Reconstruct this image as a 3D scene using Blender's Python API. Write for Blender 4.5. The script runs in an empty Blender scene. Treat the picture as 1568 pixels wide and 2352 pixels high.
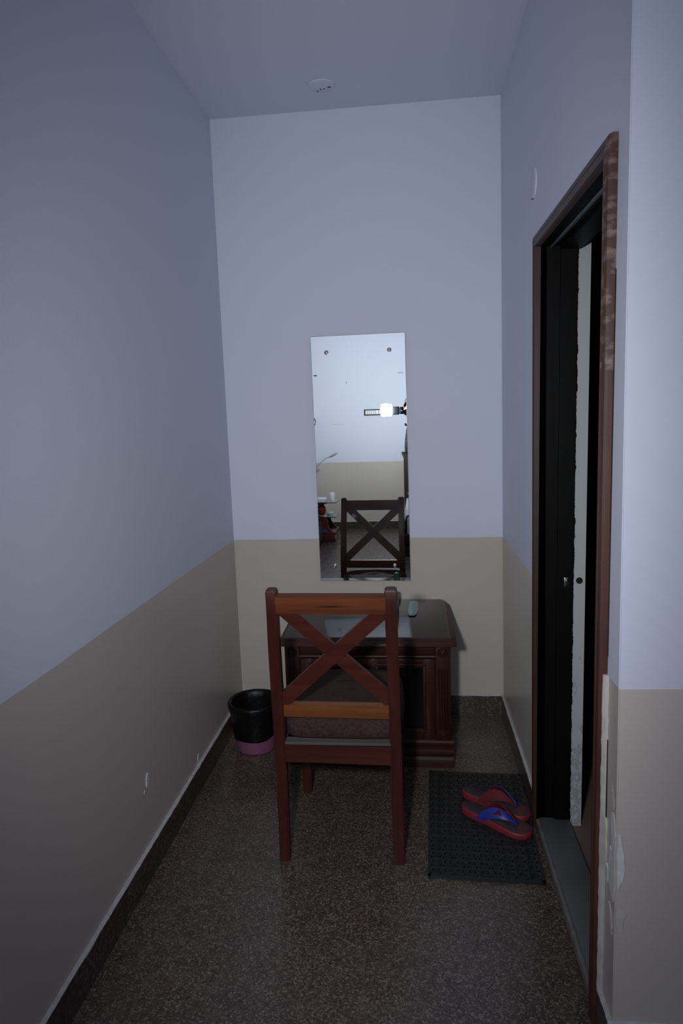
import bpy, bmesh, math, random
from mathutils import Vector, Matrix
random.seed(7)
S = bpy.context.scene
COL = S.collection
PI = math.pi

# ------------------------------------------------------------------ camera, light, exposure
W, H = 1568, 2352
CAM_H = 1.47
FPX, PITCH, YAW, ROLL = 1559.8752, -0.13819, -0.10450, -0.03210
cam_data = bpy.data.cameras.new('camera_view')
cam_data.sensor_fit = 'HORIZONTAL'
cam_data.sensor_width = 36.0
cam_data.lens = FPX / W * 36.0
cam_data.clip_start = 0.01
cam_ob = bpy.data.objects.new('camera_view', cam_data)
COL.objects.link(cam_ob)
fwd = Vector((math.sin(YAW)*math.cos(PITCH), math.cos(YAW)*math.cos(PITCH), math.sin(PITCH)))
right = Vector((math.cos(YAW), -math.sin(YAW), 0.0))
up = right.cross(fwd)
r2 = math.cos(ROLL)*right + math.sin(ROLL)*up
u2 = -math.sin(ROLL)*right + math.cos(ROLL)*up
M = Matrix((r2, u2, -fwd)).transposed().to_4x4()
M.translation = Vector((0, 0, CAM_H))
cam_ob.matrix_world = M
S.camera = cam_ob

S.view_settings.view_transform = 'Standard'
S.view_settings.look = 'None'
S.view_settings.gamma = 1.0
S.view_settings.use_curve_mapping = False
S.view_settings.exposure = 0.0
try:
    S.cycles.use_denoising = True
    S.cycles.max_bounces = 14
    S.cycles.diffuse_bounces = 6
    S.cycles.glossy_bounces = 8
    S.cycles.sample_clamp_indirect = 6.0
except Exception:
    pass

world = bpy.data.worlds.new('world')
S.world = world
world.use_nodes = True
world.node_tree.nodes['Background'].inputs[0].default_value = (0.55, 0.65, 0.85, 1)
world.node_tree.nodes['Background'].inputs[1].default_value = 0.02

FLASH = Vector((-0.225, -0.035, 1.525))       # diffuser of the flash gun on the camera

def area(name, loc, aim, size, power, col=(1, 1, 1)):
    l = bpy.data.lights.new(name, 'AREA')
    l.shape = 'DISK'; l.size = size; l.energy = power; l.color = col
    o = bpy.data.objects.new(name, l); COL.objects.link(o)
    o.location = loc
    o.rotation_euler = Vector(aim).to_track_quat('-Z', 'Y').to_euler()
    return o

def spot(name, loc, aim, deg, blend, power, radius, col=(1, 1, 1)):
    l = bpy.data.lights.new(name, 'SPOT')
    l.spot_size = math.radians(deg); l.spot_blend = blend; l.energy = power
    l.shadow_soft_size = radius; l.color = col
    o = bpy.data.objects.new(name, l); COL.objects.link(o)
    o.location = loc
    o.rotation_euler = Vector(aim).to_track_quat('-Z', 'Y').to_euler()
    return o

LCOL = (0.93, 0.965, 1.0)
fl_front = spot('flash_front_light', FLASH + Vector((0, 0.12, 0.01)), (0.01, 1.0, -0.11), 106, 1.0, 118.0, 0.05, LCOL)
fl_front.scale = (0.60, 1.0, 1.0)      # the camera is held upright, so the flash throws a tall narrow beam
spot('flash_back_light', FLASH + Vector((0, -0.11, 0.02)), (0.0, -1.0, 0.62), 172, 1.0, 185.0, 0.05, LCOL)

# ------------------------------------------------------------------ materials
def srgb(r, g, b):
    f = lambda c: c/12.92 if c <= .04045 else ((c+.055)/1.055)**2.4
    return (f(r/255), f(g/255), f(b/255), 1)

class NT:
    """small helper around a node tree"""
    def __init__(s, name):
        s.m = bpy.data.materials.new(name); s.m.use_nodes = True
        s.t = s.m.node_tree; s.n = s.t.nodes; s.l = s.t.links
        s.b = s.n['Principled BSDF']
        s.tc = s.n.new('ShaderNodeTexCoord')
    def new(s, kind, **kw):
        n = s.n.new('ShaderNode'+kind)
        for k, v in kw.items(): setattr(n, k, v)
        return n
    def link(s, a, b): s.l.new(a, b)
    def mapping(s, scale=(1, 1, 1), rot=(0, 0, 0), loc=(0, 0, 0), src='Object'):
        mp = s.new('Mapping')
        mp.inputs['Scale'].default_value = scale
        mp.inputs['Rotation'].default_value = rot
        mp.inputs['Location'].default_value = loc
        s.link(s.tc.outputs[src], mp.inputs['Vector'])
        return mp.outputs['Vector']
    def noise(s, vec, scale, detail=4, rough=.5, dist=0):
        n = s.new('TexNoise')
        n.inputs['Scale'].default_value = scale; n.inputs['Detail'].default_value = detail
        n.inputs['Roughness'].default_value = rough; n.inputs['Distortion'].default_value = dist
        s.link(vec, n.inputs['Vector'])
        return n.outputs['Fac']
    def ramp(s, fac, stops, interp='LINEAR'):
        r = s.new('ValToRGB'); r.color_ramp.interpolation = interp
        e = r.color_ramp.elements
        while len(e) < len(stops): e.new(0.5)
        for el, (p, c) in zip(e, stops):
            el.position = p; el.color = c if len(c) == 4 else (*c, 1)
        s.link(fac, r.inputs['Fac'])
        return r.outputs['Color']
    def mix(s, fac, a, b, mode='MIX'):
        m = s.new('Mix', data_type='RGBA', blend_type=mode)
        for sock, v in ((m.inputs['Factor'], fac), (m.inputs[6], a), (m.inputs[7], b)):
            if hasattr(v, 'links') or hasattr(v, 'is_linked'): s.link(v, sock)
            else: sock.default_value = v if not isinstance(v, tuple) or len(v) == 4 else (*v, 1)
        return m.outputs[2]
    def math(s, op, a, b=None, c=None):
        m = s.new('Math', operation=op)
        for i, v in enumerate((a, b, c)):
            if v is None: continue
            if hasattr(v, 'is_linked'): s.link(v, m.inputs[i])
            else: m.inputs[i].default_value = v
        return m.outputs[0]
    def bump(s, h, strength=.2, dist=.002):
        b = s.new('Bump'); b.inputs['Strength'].default_value = strength; b.inputs['Distance'].default_value = dist
        s.link(h, b.inputs['Height']); s.link(b.outputs[0], s.b.inputs['Normal'])
    def set(s, color=None, rough=None, metal=None, coat=None, spec=None):
        if color is not None:
            if hasattr(color, 'is_linked'): s.link(color, s.b.inputs['Base Color'])
            else: s.b.inputs['Base Color'].default_value = color if len(color) == 4 else (*color, 1)
        if rough is not None:
            if hasattr(rough, 'is_linked'): s.link(rough, s.b.inputs['Roughness'])
            else: s.b.inputs['Roughness'].default_value = rough
        if metal is not None: s.b.inputs['Metallic'].default_value = metal
        if coat is not None:
            s.b.inputs['Coat Weight'].default_value = coat; s.b.inputs['Coat Roughness'].default_value = .12
        if spec is not None: s.b.inputs['Specular IOR Level'].default_value = spec
        return s.m

def plain(name, col, rough=.5, metal=0, spec=.5, var=.12, scale=30, coat=None):
    t = NT(name)
    f = t.noise(t.mapping(), scale, 3)
    c = t.mix(f, tuple(v*(1-var) for v in col[:3]), tuple(min(1, v*(1+var)) for v in col[:3]))
    return t.set(c, rough, metal, coat, spec)

UPPER = (0.605, 0.632, 0.730)
DADO = (0.50, 0.453, 0.408)
def wall_material(name, dado=True):
    t = NT(name)
    v = t.mapping()
    geo = t.new('NewGeometry')
    sep = t.new('SeparateXYZ'); t.link(geo.outputs['Position'], sep.inputs[0])
    big = t.noise(v, 1.3, 3)
    up_c = t.mix(big, tuple(c*.97 for c in UPPER), tuple(c*1.03 for c in UPPER))
    if dado:
        wob = t.noise(v, 2.2, 3)
        h = t.math('ADD', 0.8815, t.math('MULTIPLY', wob, 0.013))
        fac = t.math('GREATER_THAN', sep.outputs['Z'], h)
        low = t.mix(t.noise(v, 3.0, 4), tuple(c*.96 for c in DADO), tuple(c*1.04 for c in DADO))
        col = t.mix(fac, low, up_c)
        rough = t.math('ADD', 0.28, t.math('MULTIPLY', fac, 0.38))
        t.set(col, rough, spec=.36)
    else:
        t.set(up_c, .75, spec=.3)
    t.bump(t.math('ADD', t.math('MULTIPLY', t.noise(v, 6, 3), 3.0), t.noise(v, 160, 2)), .10, .003)
    return t.m
M_wall = wall_material('painted_wall')
M_ceil = wall_material('painted_ceiling', dado=False)

def granite(name, dark=1.0, tiles=True, rough=.28, scale=1.8):
    t = NT(name)
    v = t.mapping()
    wv = t.new('TexVoronoi'); wv.inputs['Scale'].default_value = 125*scale
    t.link(v, wv.inputs['Vector'])
    sp = t.new('SeparateColor'); t.link(wv.outputs['Color'], sp.inputs[0])
    k = dark
    c1 = t.ramp(sp.outputs[0], [(0, (.007*k, .006*k, .005*k)), (.12, (.009*k, .008*k, .007*k)), (.20, (.030*k, .020*k, .016*k)), (.42, (.060*k, .034*k, .026*k)),
                                (.62, (.082*k, .056*k, .047*k)), (.80, (.125*k, .105*k, .094*k)), (.95, (.23*k, .21*k, .20*k))])
    wf = t.new('TexVoronoi'); wf.inputs['Scale'].default_value = 330*scale
    t.link(v, wf.inputs['Vector'])
    sp2 = t.new('SeparateColor'); t.link(wf.outputs['Color'], sp2.inputs[0])
    c2 = t.ramp(sp2.outputs[0], [(0, (.01*k, .009*k, .009*k)), (.5, (.05*k, .036*k, .031*k)), (1, (.12*k, .105*k, .10*k))])
    c = t.mix(.36, c1, c2)
    c = t.mix(.22, c, t.ramp(t.noise(v, 9*scale, 4), [(.3, (.022*k, .018*k, .017*k)), (.7, (.085*k, .066*k, .06*k))]))
    if tiles:
        vb = t.mapping(loc=(0.15, 0.190, 0))
        br = t.new('TexBrick'); br.offset = .5
        br.inputs['Scale'].default_value = 1.0
        br.inputs['Mortar Size'].default_value = .0016; br.inputs['Mortar Smooth'].default_value = .2
        br.inputs['Brick Width'].default_value = .577; br.inputs['Row Height'].default_value = .315
        br.inputs['Color1'].default_value = (.85, .85, .85, 1); br.inputs['Color2'].default_value = (1.15, 1.1, 1.1, 1)
        t.link(vb, br.inputs['Vector'])
        tint = t.mix(.6, (1, 1, 1), br.outputs['Color'])
        c = t.mix(1.0, c, tint, 'MULTIPLY')
        mort = t.mix(t.noise(v, 14, 3), (.04, .037, .036), (.16, .15, .145))
        c = t.mix(br.outputs['Fac'], c, mort)
    c = t.mix(1.0, c, (1.0, .915, .845), 'MULTIPLY')
    r = t.math('ADD', rough-.08, t.math('MULTIPLY', t.noise(v, 22, 4), .16))
    return t.set(c, r, spec=.55)
M_floor = granite('granite_floor', 1.32)
M_skirt = granite('granite_skirting', .80, tiles=False, rough=.3, scale=1.0)
M_skirt_top = plain('skirting_cement_edge', (.46, .445, .43), .8, var=.35, scale=60)
M_filler = plain('white_plaster_filler', (.62, .61, .595), .85, var=.18, scale=35)
M_filler_dull = plain('old_plaster_filler', (.50, .47, .43), .85, var=.2, scale=40)
M_crack = plain('dark_gap', (.012, .012, .013), .9)

def wood(name, a, b, c, axis='Z', rough=.3, coat=.3, grain=1.0, knots=False, bump=.06):
    t = NT(name)
    sc = {'X': (.7, 9, 9), 'Y': (9, .7, 9), 'Z': (9, 9, .7)}[axis]
    v = t.mapping(scale=tuple(s*grain for s in sc))
    n = t.noise(v, 3.2, 6, .6, .6)
    col = t.ramp(n, [(.25, a), (.5, b), (.75, c)])
    fine = t.noise(t.mapping(scale=tuple(s*grain*6 for s in sc)), 4, 3)
    col = t.mix(t.math('MULTIPLY', fine, .5), col, a)
    if knots:
        kv = t.new('TexVoronoi'); kv.inputs['Scale'].default_value = 2.3
        t.link(t.mapping(scale=tuple(s*2.2 for s in sc)), kv.inputs['Vector'])
        kf = t.ramp(kv.outputs['Distance'], [(.05, (.9, .9, .9)), (.22, (0, 0, 0))])
        col = t.mix(kf, col, tuple(x*.4 for x in a))
    t.set(col, rough, coat=coat, spec=.22)
    t.bump(fine, bump, .001)
    return t.m
M_post = wood('chair_dark_red_wood', (.024, .0060, .0046), (.044, .0095, .0068), (.066, .0155, .0095), 'Z', .38, .12)
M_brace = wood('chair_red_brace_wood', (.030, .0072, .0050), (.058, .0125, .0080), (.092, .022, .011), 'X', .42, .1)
M_rail = wood('chair_orange_rail_wood', (.045, .0115, .0052), (.105, .0275, .0105), (.175, .056, .021), 'X', .42, .12, knots=True)
M_rail2 = wood('chair_golden_rail_wood', (.080, .0265, .0085), (.155, .051, .0145), (.215, .081, .024), 'X', .45, .1, knots=True)
M_raw = wood('chair_dusty_board', (.055, .052, .048), (.085, .080, .074), (.12, .112, .10), 'X', .75, 0)
M_cab = wood('cabinet_mahogany', (.020, .0058, .0042), (.034, .0095, .007), (.052, .015, .010), 'X', .5, 0)
M_cabv = wood('cabinet_mahogany_upright', (.020, .0058, .0042), (.034, .0095, .007), (.052, .015, .010), 'Z', .36, .08)
M_cabtop = wood('cabinet_polished_top', (.021, .0115, .0092), (.029, .0155, .0125), (.039, .020, .016), 'X', .13, 0, bump=.012)
M_cabtop.node_tree.nodes['Principled BSDF'].inputs['Specular IOR Level'].default_value = .26
M_tabedge = wood('cabinet_edge_moulding', (.035, .014, .010), (.050, .020, .014), (.068, .028, .02), 'X', .4, 0)
M_glassblk = plain('black_door_panel', (.003, .003, .0034), .3, spec=.12)
M_fabric = None
def fabric():
    t = NT('brown_woven_cushion')
    v = t.mapping()
    n = t.noise(t.mapping(scale=(1, 6, 1)), 90, 3)
    w = t.noise(v, 25, 4)
    c = t.ramp(n, [(.3, (.022, .013, .0115)), (.7, (.058, .037, .033))])
    c = t.mix(t.math('MULTIPLY', w, .5), c, (.05, .022, .018))
    t.set(c, .95, spec=.15); t.bump(n, .3, .002)
    return t.m
M_fabric = fabric()

def frame_paint():
    t = NT('worn_red_brown_frame')
    v = t.mapping(scale=(3, 3, .8))
    c = t.ramp(t.noise(v, 5, 5), [(.3, (.045, .017, .013)), (.7, (.085, .034, .026))])
    sep = t.new('SeparateXYZ'); t.link(t.tc.outputs['Object'], sep.inputs[0])
    hi = t.math('MULTIPLY', t.math('GREATER_THAN', sep.outputs['Z'], 1.55), t.noise(t.mapping(scale=(9, 9, 16)), 3, 5))
    worn = t.ramp(hi, [(.50, (0, 0, 0)), (.68, (.6, .6, .6))])
    c = t.mix(worn, c, (.26, .19, .17))
    return t.set(c, .55, spec=.3)
M_frame = frame_paint()
M_frame_far = wood('red_brown_frame', (.030, .013, .010), (.042, .018, .014), (.055, .024, .019), 'Z', .5, 0)
M_frame_head = plain('dull_brown_head_trim', (.055, .032, .028), .5, var=.25, scale=12)
M_lining = plain('black_painted_jamb', (.0030, .0029, .0030), .5, var=.3, spec=.12)
def plaster_edge():
    t = NT('chipped_plaster_edge')
    v = t.mapping()
    sep = t.new('SeparateXYZ'); t.link(v, sep.inputs[0])
    n = t.noise(t.mapping(scale=(16, 16, 9)), 2.2, 6, .65)
    low = t.math('SUBTRACT', 1.0, t.math('MULTIPLY', sep.outputs['Z'], .55))
    k = t.math('MULTIPLY', n, low)
    c = t.ramp(k, [(.40, (.44, .46, .47)), (.47, (.30, .30, .29)), (.56, (.55, .57, .60)), (.62, (.06, .055, .05))])
    edge = t.noise(t.mapping(scale=(40, 40, 14)), 2, 5, .7)
    e = t.math('ADD', t.math('SUBTRACT', sep.outputs['X'], 0.5385), t.math('MULTIPLY', t.math('SUBTRACT', edge, .52), .022))
    c = t.mix(t.math('GREATER_THAN', e, 0.0), (.006, .006, .006), c)
    return t.set(c, .8, spec=.2)
M_pedge = plaster_edge()
M_head_highlight = plain('slate_grey_highlight', (.10, .115, .13), .5)
M_sill = plain('blue_grey_stone_threshold', (.098, .103, .102), .5, var=.25, scale=7)
M_dust = plain('dusty_threshold_face', (.15, .14, .13), .7, var=.4, scale=25)
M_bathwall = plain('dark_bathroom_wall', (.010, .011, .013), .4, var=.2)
M_bathfloor = plain('brown_bathroom_tile', (.17, .115, .09), .5, var=.15, scale=12)
M_steel = plain('steel', (.20, .20, .21), .38, 1.0, var=.1)
M_blackmetal = plain('dark_metal', (.03, .03, .03), .4, .6)

def mirror_mat():
    t = NT('silvered_glass')
    vo = t.new('TexVoronoi'); vo.inputs['Scale'].default_value = 42
    t.link(t.mapping(), vo.inputs['Vector'])
    sp = t.new('SeparateColor'); t.link(vo.outputs['Color'], sp.inputs[0])
    dot = t.math('MULTIPLY', t.math('LESS_THAN', vo.outputs['Distance'], .06), t.math('GREATER_THAN', sp.outputs[1], .90))
    t.set((.885, .925, .905), 0.0, 1.0)
    d = t.new('BsdfDiffuse'); d.inputs[0].default_value = (.9, .9, .95, 1)
    mx = t.new('MixShader')
    t.link(dot, mx.inputs[0]); t.link(t.b.outputs[0], mx.inputs[1]); t.link(d.outputs[0], mx.inputs[2])
    t.link(mx.outputs[0], t.n['Material Output'].inputs[0])
    return t.m
M_mirror = mirror_mat()
M_medge = plain('mirror_glass_edge', (.10, .14, .15), .15, spec=.6)
M_mback = plain('mirror_backing', (.12, .12, .13), .6)
M_mark = plain('grey_marking', (.28, .30, .33), .7)
M_smudge = plain('dark_smudge', (.03, .032, .04), .7)

def liner_mat():
    t = NT('black_bin_liner')
    n = t.noise(t.mapping(scale=(1, 1, .6)), 26, 4, .6, 1.2)
    t.set((.0045, .0045, .005), .36, spec=.22); t.bump(n, .40, .008)
    return t.m
M_liner = liner_mat()
M_pink = plain('pink_plastic', (.21, .075, .145), .4, var=.06)
M_rubber = plain('black_rubber_mat', (.0165, .0165, .0160), .5, var=.3, scale=25)
M_red = plain('red_foam_sole', (.215, .020, .036), .55, var=.12, scale=25)
def footbed():
    t = NT('worn_flip_flop_footbed')
    v = t.mapping()
    w = t.math('GREATER_THAN', t.noise(v, 16, 5, .65), .60)
    c = t.mix(t.noise(v, 8, 3), (.032, .026, .032), (.060, .045, .052))
    c = t.mix(w, c, (.11, .035, .035))
    return t.set(c, .8, spec=.2)
M_bed_foot = footbed()
M_blue = plain('blue_rubber_strap', (.018, .030, .25), .4, var=.1)
M_strapred = plain('red_strap_lining', (.11, .006, .010), .8, var=.1)
M_logo = plain('dark_red_logo', (.09, .006, .013), .7, spec=.1)
M_mint = plain('mint_plastic', (.30, .47, .40), .35, var=.05)
M_green = plain('dark_green_bottle', (.006, .11, .055), .15, var=.1)
M_label = plain('pale_bottle_label', (.17, .20, .19), .5, var=.35, scale=160)
M_cap = plain('shiny_cap', (.55, .60, .60), .3)
M_silver = plain('silver_plastic', (.26, .28, .29), .35)
M_white = plain('white_plastic', (.72, .74, .76), .4, var=.03)
M_wax = plain('white_wax', (.78, .80, .82), .5, var=.02)
M_black = plain('black_plastic', (.012, .013, .016), .38, var=.15)
M_greyplastic = plain('dark_grey_plastic', (.05, .06, .08), .4, var=.1)
M_glass = None
def glass():
    t = NT('clear_shelf_glass')
    t.set((.80, .90, .87), .02)
    t.b.inputs['Transmission Weight'].default_value = .85
    t.b.inputs['IOR'].default_value = 1.45
    return t.m
M_glass = glass()
M_glassedge = plain('dark_glass_edge', (.03, .05, .045), .2)
M_tablered = wood('red_stained_table_wood', (.10, .018, .016), (.15, .028, .024), (.20, .040, .034), 'X', .35, .3)
M_bedwood = wood('dark_bed_wood', (.022, .014, .012), (.035, .022, .019), (.05, .032, .028), 'Z', .4, .2)
M_sheet = plain('white_bed_sheet', (.70, .70, .73), .9, var=.08, scale=9)
M_pattern = None
def pattern():
    t = NT('printed_blue_grey_shirt')
    n = t.noise(t.mapping(scale=(1, 1, 2.2)), 16, 2, .5, 1.6)
    c = t.ramp(n, [(.40, (.34, .36, .50)), (.47, (.012, .014, .03)), (.53, (.40, .42, .55)), (.62, (.10, .11, .2)), (.70, (.45, .47, .58))], 'CONSTANT')
    return t.set(c, .9, spec=.2)
M_pattern = pattern()
M_skin = plain('skin', (.36, .19, .13), .5, var=.08)
M_hair = plain('black_hair', (.012, .010, .009), .5, var=.3, scale=80)
M_trouser = plain('dark_olive_trousers', (.04, .045, .04), .9, var=.12)
M_shoe = plain('black_shoe', (.012, .012, .012), .4)
M_olive = plain('olive_grey_paint', (.09, .095, .085), .5)
M_violet = plain('violet_packet', (.09, .07, .55), .35, var=.3, scale=60)
def emit(name, col, strength):
    t = NT(name)
    t.set(col, .4)
    t.b.inputs['Emission Color'].default_value = (*col, 1)
    t.b.inputs['Emission Strength'].default_value = strength
    return t.m
M_flash = emit('flash_diffuser_glow', (.96, .98, 1.0), 9.0)

# ------------------------------------------------------------------ mesh helpers
def bm_new(): return bmesh.new()

def box(bm, x0, x1, y0, y1, z0, z1, bev=0.0, seg=2):
    vs = [bm.verts.new(p) for p in ((x0, y0, z0), (x1, y0, z0), (x1, y1, z0), (x0, y1, z0),
                                    (x0, y0, z1), (x1, y0, z1), (x1, y1, z1), (x0, y1, z1))]
    fs = [bm.faces.new([vs[i] for i in q]) for q in ((3, 2, 1, 0), (4, 5, 6, 7), (0, 1, 5, 4), (1, 2, 6, 5), (2, 3, 7, 6), (3, 0, 4, 7))]
    if bev:
        es = list({e for f in fs for e in f.edges})
        bmesh.ops.bevel(bm, geom=es, offset=bev, segments=seg, affect='EDGES', profile=.5)
    return bm

def hexa(bm, pts, bev=0.0):
    """eight points: bottom loop then top loop"""
    vs = [bm.verts.new(p) for p in pts]
    fs = [bm.faces.new([vs[i] for i in q]) for q in ((3, 2, 1, 0), (4, 5, 6, 7), (0, 1, 5, 4), (1, 2, 6, 5), (2, 3, 7, 6), (3, 0, 4, 7))]
    if bev:
        es = list({e for f in fs for e in f.edges})
        bmesh.ops.bevel(bm, geom=es, offset=bev, segments=2, affect='EDGES')
    return bm

def prism(bm, poly, axis, a, b, bev=0.0, seg=2):
    """extrude a closed 2-D polygon along axis from a to b"""
    def P(u, v, w):
        return {'X': (w, u, v), 'Y': (u, w, v), 'Z': (u, v, w)}[axis]
    lo = [bm.verts.new(P(u, v, a)) for u, v in poly]
    hi = [bm.verts.new(P(u, v, b)) for u, v in poly]
    n = len(poly)
    fs = [bm.faces.new(lo[::-1]), bm.faces.new(hi)]
    for i in range(n):
        fs.append(bm.faces.new((lo[i], lo[(i+1) % n], hi[(i+1) % n], hi[i])))
    bmesh.ops.recalc_face_normals(bm, faces=fs)
    if bev:
        es = list(set(fs[0].edges) | set(fs[1].edges))
        bmesh.ops.bevel(bm, geom=es, offset=bev, segments=seg, affect='EDGES')
    return bm

def lathe(bm, prof, c, n=32, axis='Z'):
    """prof: list of (radius, height) from bottom to top; closed at both ends when r > 0"""
    rings = []
    for r, h in prof:
        ring = []
        for i in range(n):
            a = 2*PI*i/n
            u, v = r*math.cos(a), r*math.sin(a)
            if axis == 'Z': p = (c[0]+u, c[1]+v, c[2]+h)
            elif axis == 'Y': p = (c[0]+u, c[1]+h, c[2]+v)
            else: p = (c[0]+h, c[1]+u, c[2]+v)
            ring.append(bm.verts.new(p))
        rings.append(ring)
    fs = []
    for A, B in zip(rings, rings[1:]):
        for i in range(n):
            fs.append(bm.faces.new((A[i], A[(i+1) % n], B[(i+1) % n], B[i])))
    if prof[0][0] > 1e-6: fs.append(bm.faces.new(rings[0][::-1]))
    if prof[-1][0] > 1e-6: fs.append(bm.faces.new(rings[-1]))
    bmesh.ops.recalc_face_normals(bm, faces=fs)
    return bm

def tube(bm, pts, r, n=10):
    pts = [Vector(p) for p in pts]
    rs = r if isinstance(r, (list, tuple)) else [r]*len(pts)
    rings = []
    ref = Vector((0, 0, 1))
    for i, p in enumerate(pts):
        d = (pts[min(i+1, len(pts)-1)] - pts[max(i-1, 0)]).normalized()
        a = d.cross(ref)
        if a.length < 1e-3: a = d.cross(Vector((1, 0, 0)))
        a.normalize(); b = a.cross(d).normalized()
        rings.append([bm.verts.new(p + rs[i]*(math.cos(2*PI*k/n)*a + math.sin(2*PI*k/n)*b)) for k in range(n)])
    fs = []
    for A, B in zip(rings, rings[1:]):
        for i in range(n):
            fs.append(bm.faces.new((A[i], A[(i+1) % n], B[(i+1) % n], B[i])))
    fs.append(bm.faces.new(rings[0][::-1])); fs.append(bm.faces.new(rings[-1]))
    bmesh.ops.recalc_face_normals(bm, faces=fs)
    return bm

def loft(bm, sections, cap=True):
    rings = [[bm.verts.new(p) for p in s] for s in sections]
    n = len(rings[0]); fs = []
    for A, B in zip(rings, rings[1:]):
        for i in range(n):
            fs.append(bm.faces.new((A[i], A[(i+1) % n], B[(i+1) % n], B[i])))
    if cap:
        fs.append(bm.faces.new(rings[0][::-1])); fs.append(bm.faces.new(rings[-1]))
    bmesh.ops.recalc_face_normals(bm, faces=fs)
    return bm

def wloc(o):
    v = Vector((0, 0, 0))
    while o is not None:
        v += Vector(o.location); o = o.parent
    return v

def obj(name, bm, mat, parent=None, smooth=True, base=None, label=None, angle=35):
    """links bm (built in world coordinates) as one mesh object"""
    off = Vector(base) if base is not None else (wloc(parent) if parent else Vector((0, 0, 0)))
    for v in bm.verts: v.co -= off
    me = bpy.data.meshes.new(name)
    bm.to_mesh(me); bm.free()
    mats = mat if isinstance(mat, (list, tuple)) else [mat]
    for m in mats: me.materials.append(m)
    if smooth:
        for p in me.polygons: p.use_smooth = True
        try: me.set_sharp_from_angle(angle=math.radians(angle))
        except Exception: pass
    o = bpy.data.objects.new(name, me)
    COL.objects.link(o)
    if parent: o.parent = parent
    else: o.location = off
    if label: o['label'] = label
    return o

def tag(o, label, cat, group=None, kind=None):
    o['label'] = label; o['category'] = cat
    if group: o['group'] = group
    if kind: o['kind'] = kind
    return o

def thing(name, label, cat, loc=(0, 0, 0), group=None):
    o = bpy.data.objects.new(name, None); COL.objects.link(o)
    o.location = loc; o.empty_display_size = .05
    return tag(o, label, cat, group)

def struct(name, bm, mat, label=None, cat=None, smooth=False, parent=None):
    o = obj(name, bm, mat, parent, smooth)
    if parent is None:
        o['kind'] = 'structure'
        if label: o['label'] = label
        o['category'] = cat or name.split('_')[0]
    return o

def copy_tree(o, parent=None):
    c = o.copy(); COL.objects.link(c); c.parent = parent
    for ch in list(o.children): copy_tree(ch, c)
    return c

# ------------------------------------------------------------------ the room shell
YB = -2.42            # back wall of the room, behind the camera
ZC = 2.833            # ceiling
XL, XR = -0.876, 0.4288
YL, YR = 3.2402, 3.2226   # the end wall stands a little askew
YC = 1.4064           # outer corner of the right-hand wall
YLE = 1.06            # end of the left-hand wall
RX0, RX1 = -2.5, 2.3
T = 0.15
bm = bm_new(); box(bm, RX0-T, RX1+T, YB-T, 3.45, -.1, 0)
struct('floor', bm, M_floor, 'brown speckled granite tile floor with thin joints', 'floor')
bm = bm_new(); box(bm, RX0-T, RX1+T, YB-T, 3.45, ZC, ZC+.1)
struct('ceiling', bm, M_ceil, 'flat blue-grey painted ceiling', 'ceiling')
bm = bm_new()
hexa(bm, [(XL-T, YL, 0), (XR+T, YR, 0), (XR+T, YR+T, 0), (XL-T, YL+T, 0), (XL-T, YL, ZC), (XR+T, YR, ZC), (XR+T, YR+T, ZC), (XL-T, YL+T, ZC)])
struct('wall_end', bm, M_wall, 'end wall of the passage, lavender above a beige painted dado', 'wall')
bm = bm_new()
hexa(bm, [(XL-T, YLE, 0), (XL, YLE, 0), (XL, YL, 0), (XL-T, YL, 0), (XL-T-.008, YLE, ZC), (XL-.008, YLE, ZC), (XL-.010, YL, ZC), (XL-T-.01, YL, ZC)])
struct('wall_left', bm, M_wall, 'long left wall, lavender above a glossy beige dado', 'wall')
# right wall with the door opening (y 1.575..2.325, z 0..1.985)
DY0, DY1, DZ, HW = 1.545, 2.300, 1.980, .037
LEAN = -0.015
def wall_r(bm, y0, y1, z0, z1):
    f = lambda z: XR + LEAN*z/ZC
    hexa(bm, [(f(z0), y0, z0), (XR+T, y0, z0), (XR+T, y1, z0), (f(z0), y1, z0), (f(z1), y0, z1), (XR+T, y0, z1), (XR+T, y1, z1), (f(z1), y1, z1)])
bm = bm_new()
wall_r(bm, YC, DY0-.045, 0, ZC); wall_r(bm, DY1+.045, YR, 0, ZC); wall_r(bm, DY0-.045, DY1+.045, DZ+.026, ZC)
w_right = struct('wall_right', bm, M_wall, 'right wall of the passage around the dark doorway', 'wall')
bm = bm_new(); box(bm, XR+T, RX1, YC, YC+.10, 0, ZC)
w_ret = struct('wall_right_return', bm, M_wall, 'brighter wall face past the chipped outer corner at the right edge', 'wall')
bm = bm_new(); box(bm, RX0, XL-.0, YLE-.10, YLE, 0, ZC)
struct('wall_left_return', bm, M_wall, 'wall of the room beside the passage mouth', 'wall')
bm = bm_new(); box(bm, RX0-T, RX1+T, YB-T, YB, 0, ZC)
w_back = struct('wall_back', bm, M_wall, 'bright back wall of the room seen in the mirror', 'wall')
bm = bm_new(); box(bm, RX0-T, RX0, YB, YLE, 0, ZC)
struct('wall_room_left', bm, M_wall, 'left wall of the room behind the camera', 'wall')
bm = bm_new(); box(bm, RX1, RX1+T, YB, 3.45, 0, ZC)
struct('wall_room_right', bm, M_wall, 'right wall of the room behind the camera', 'wall')
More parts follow.
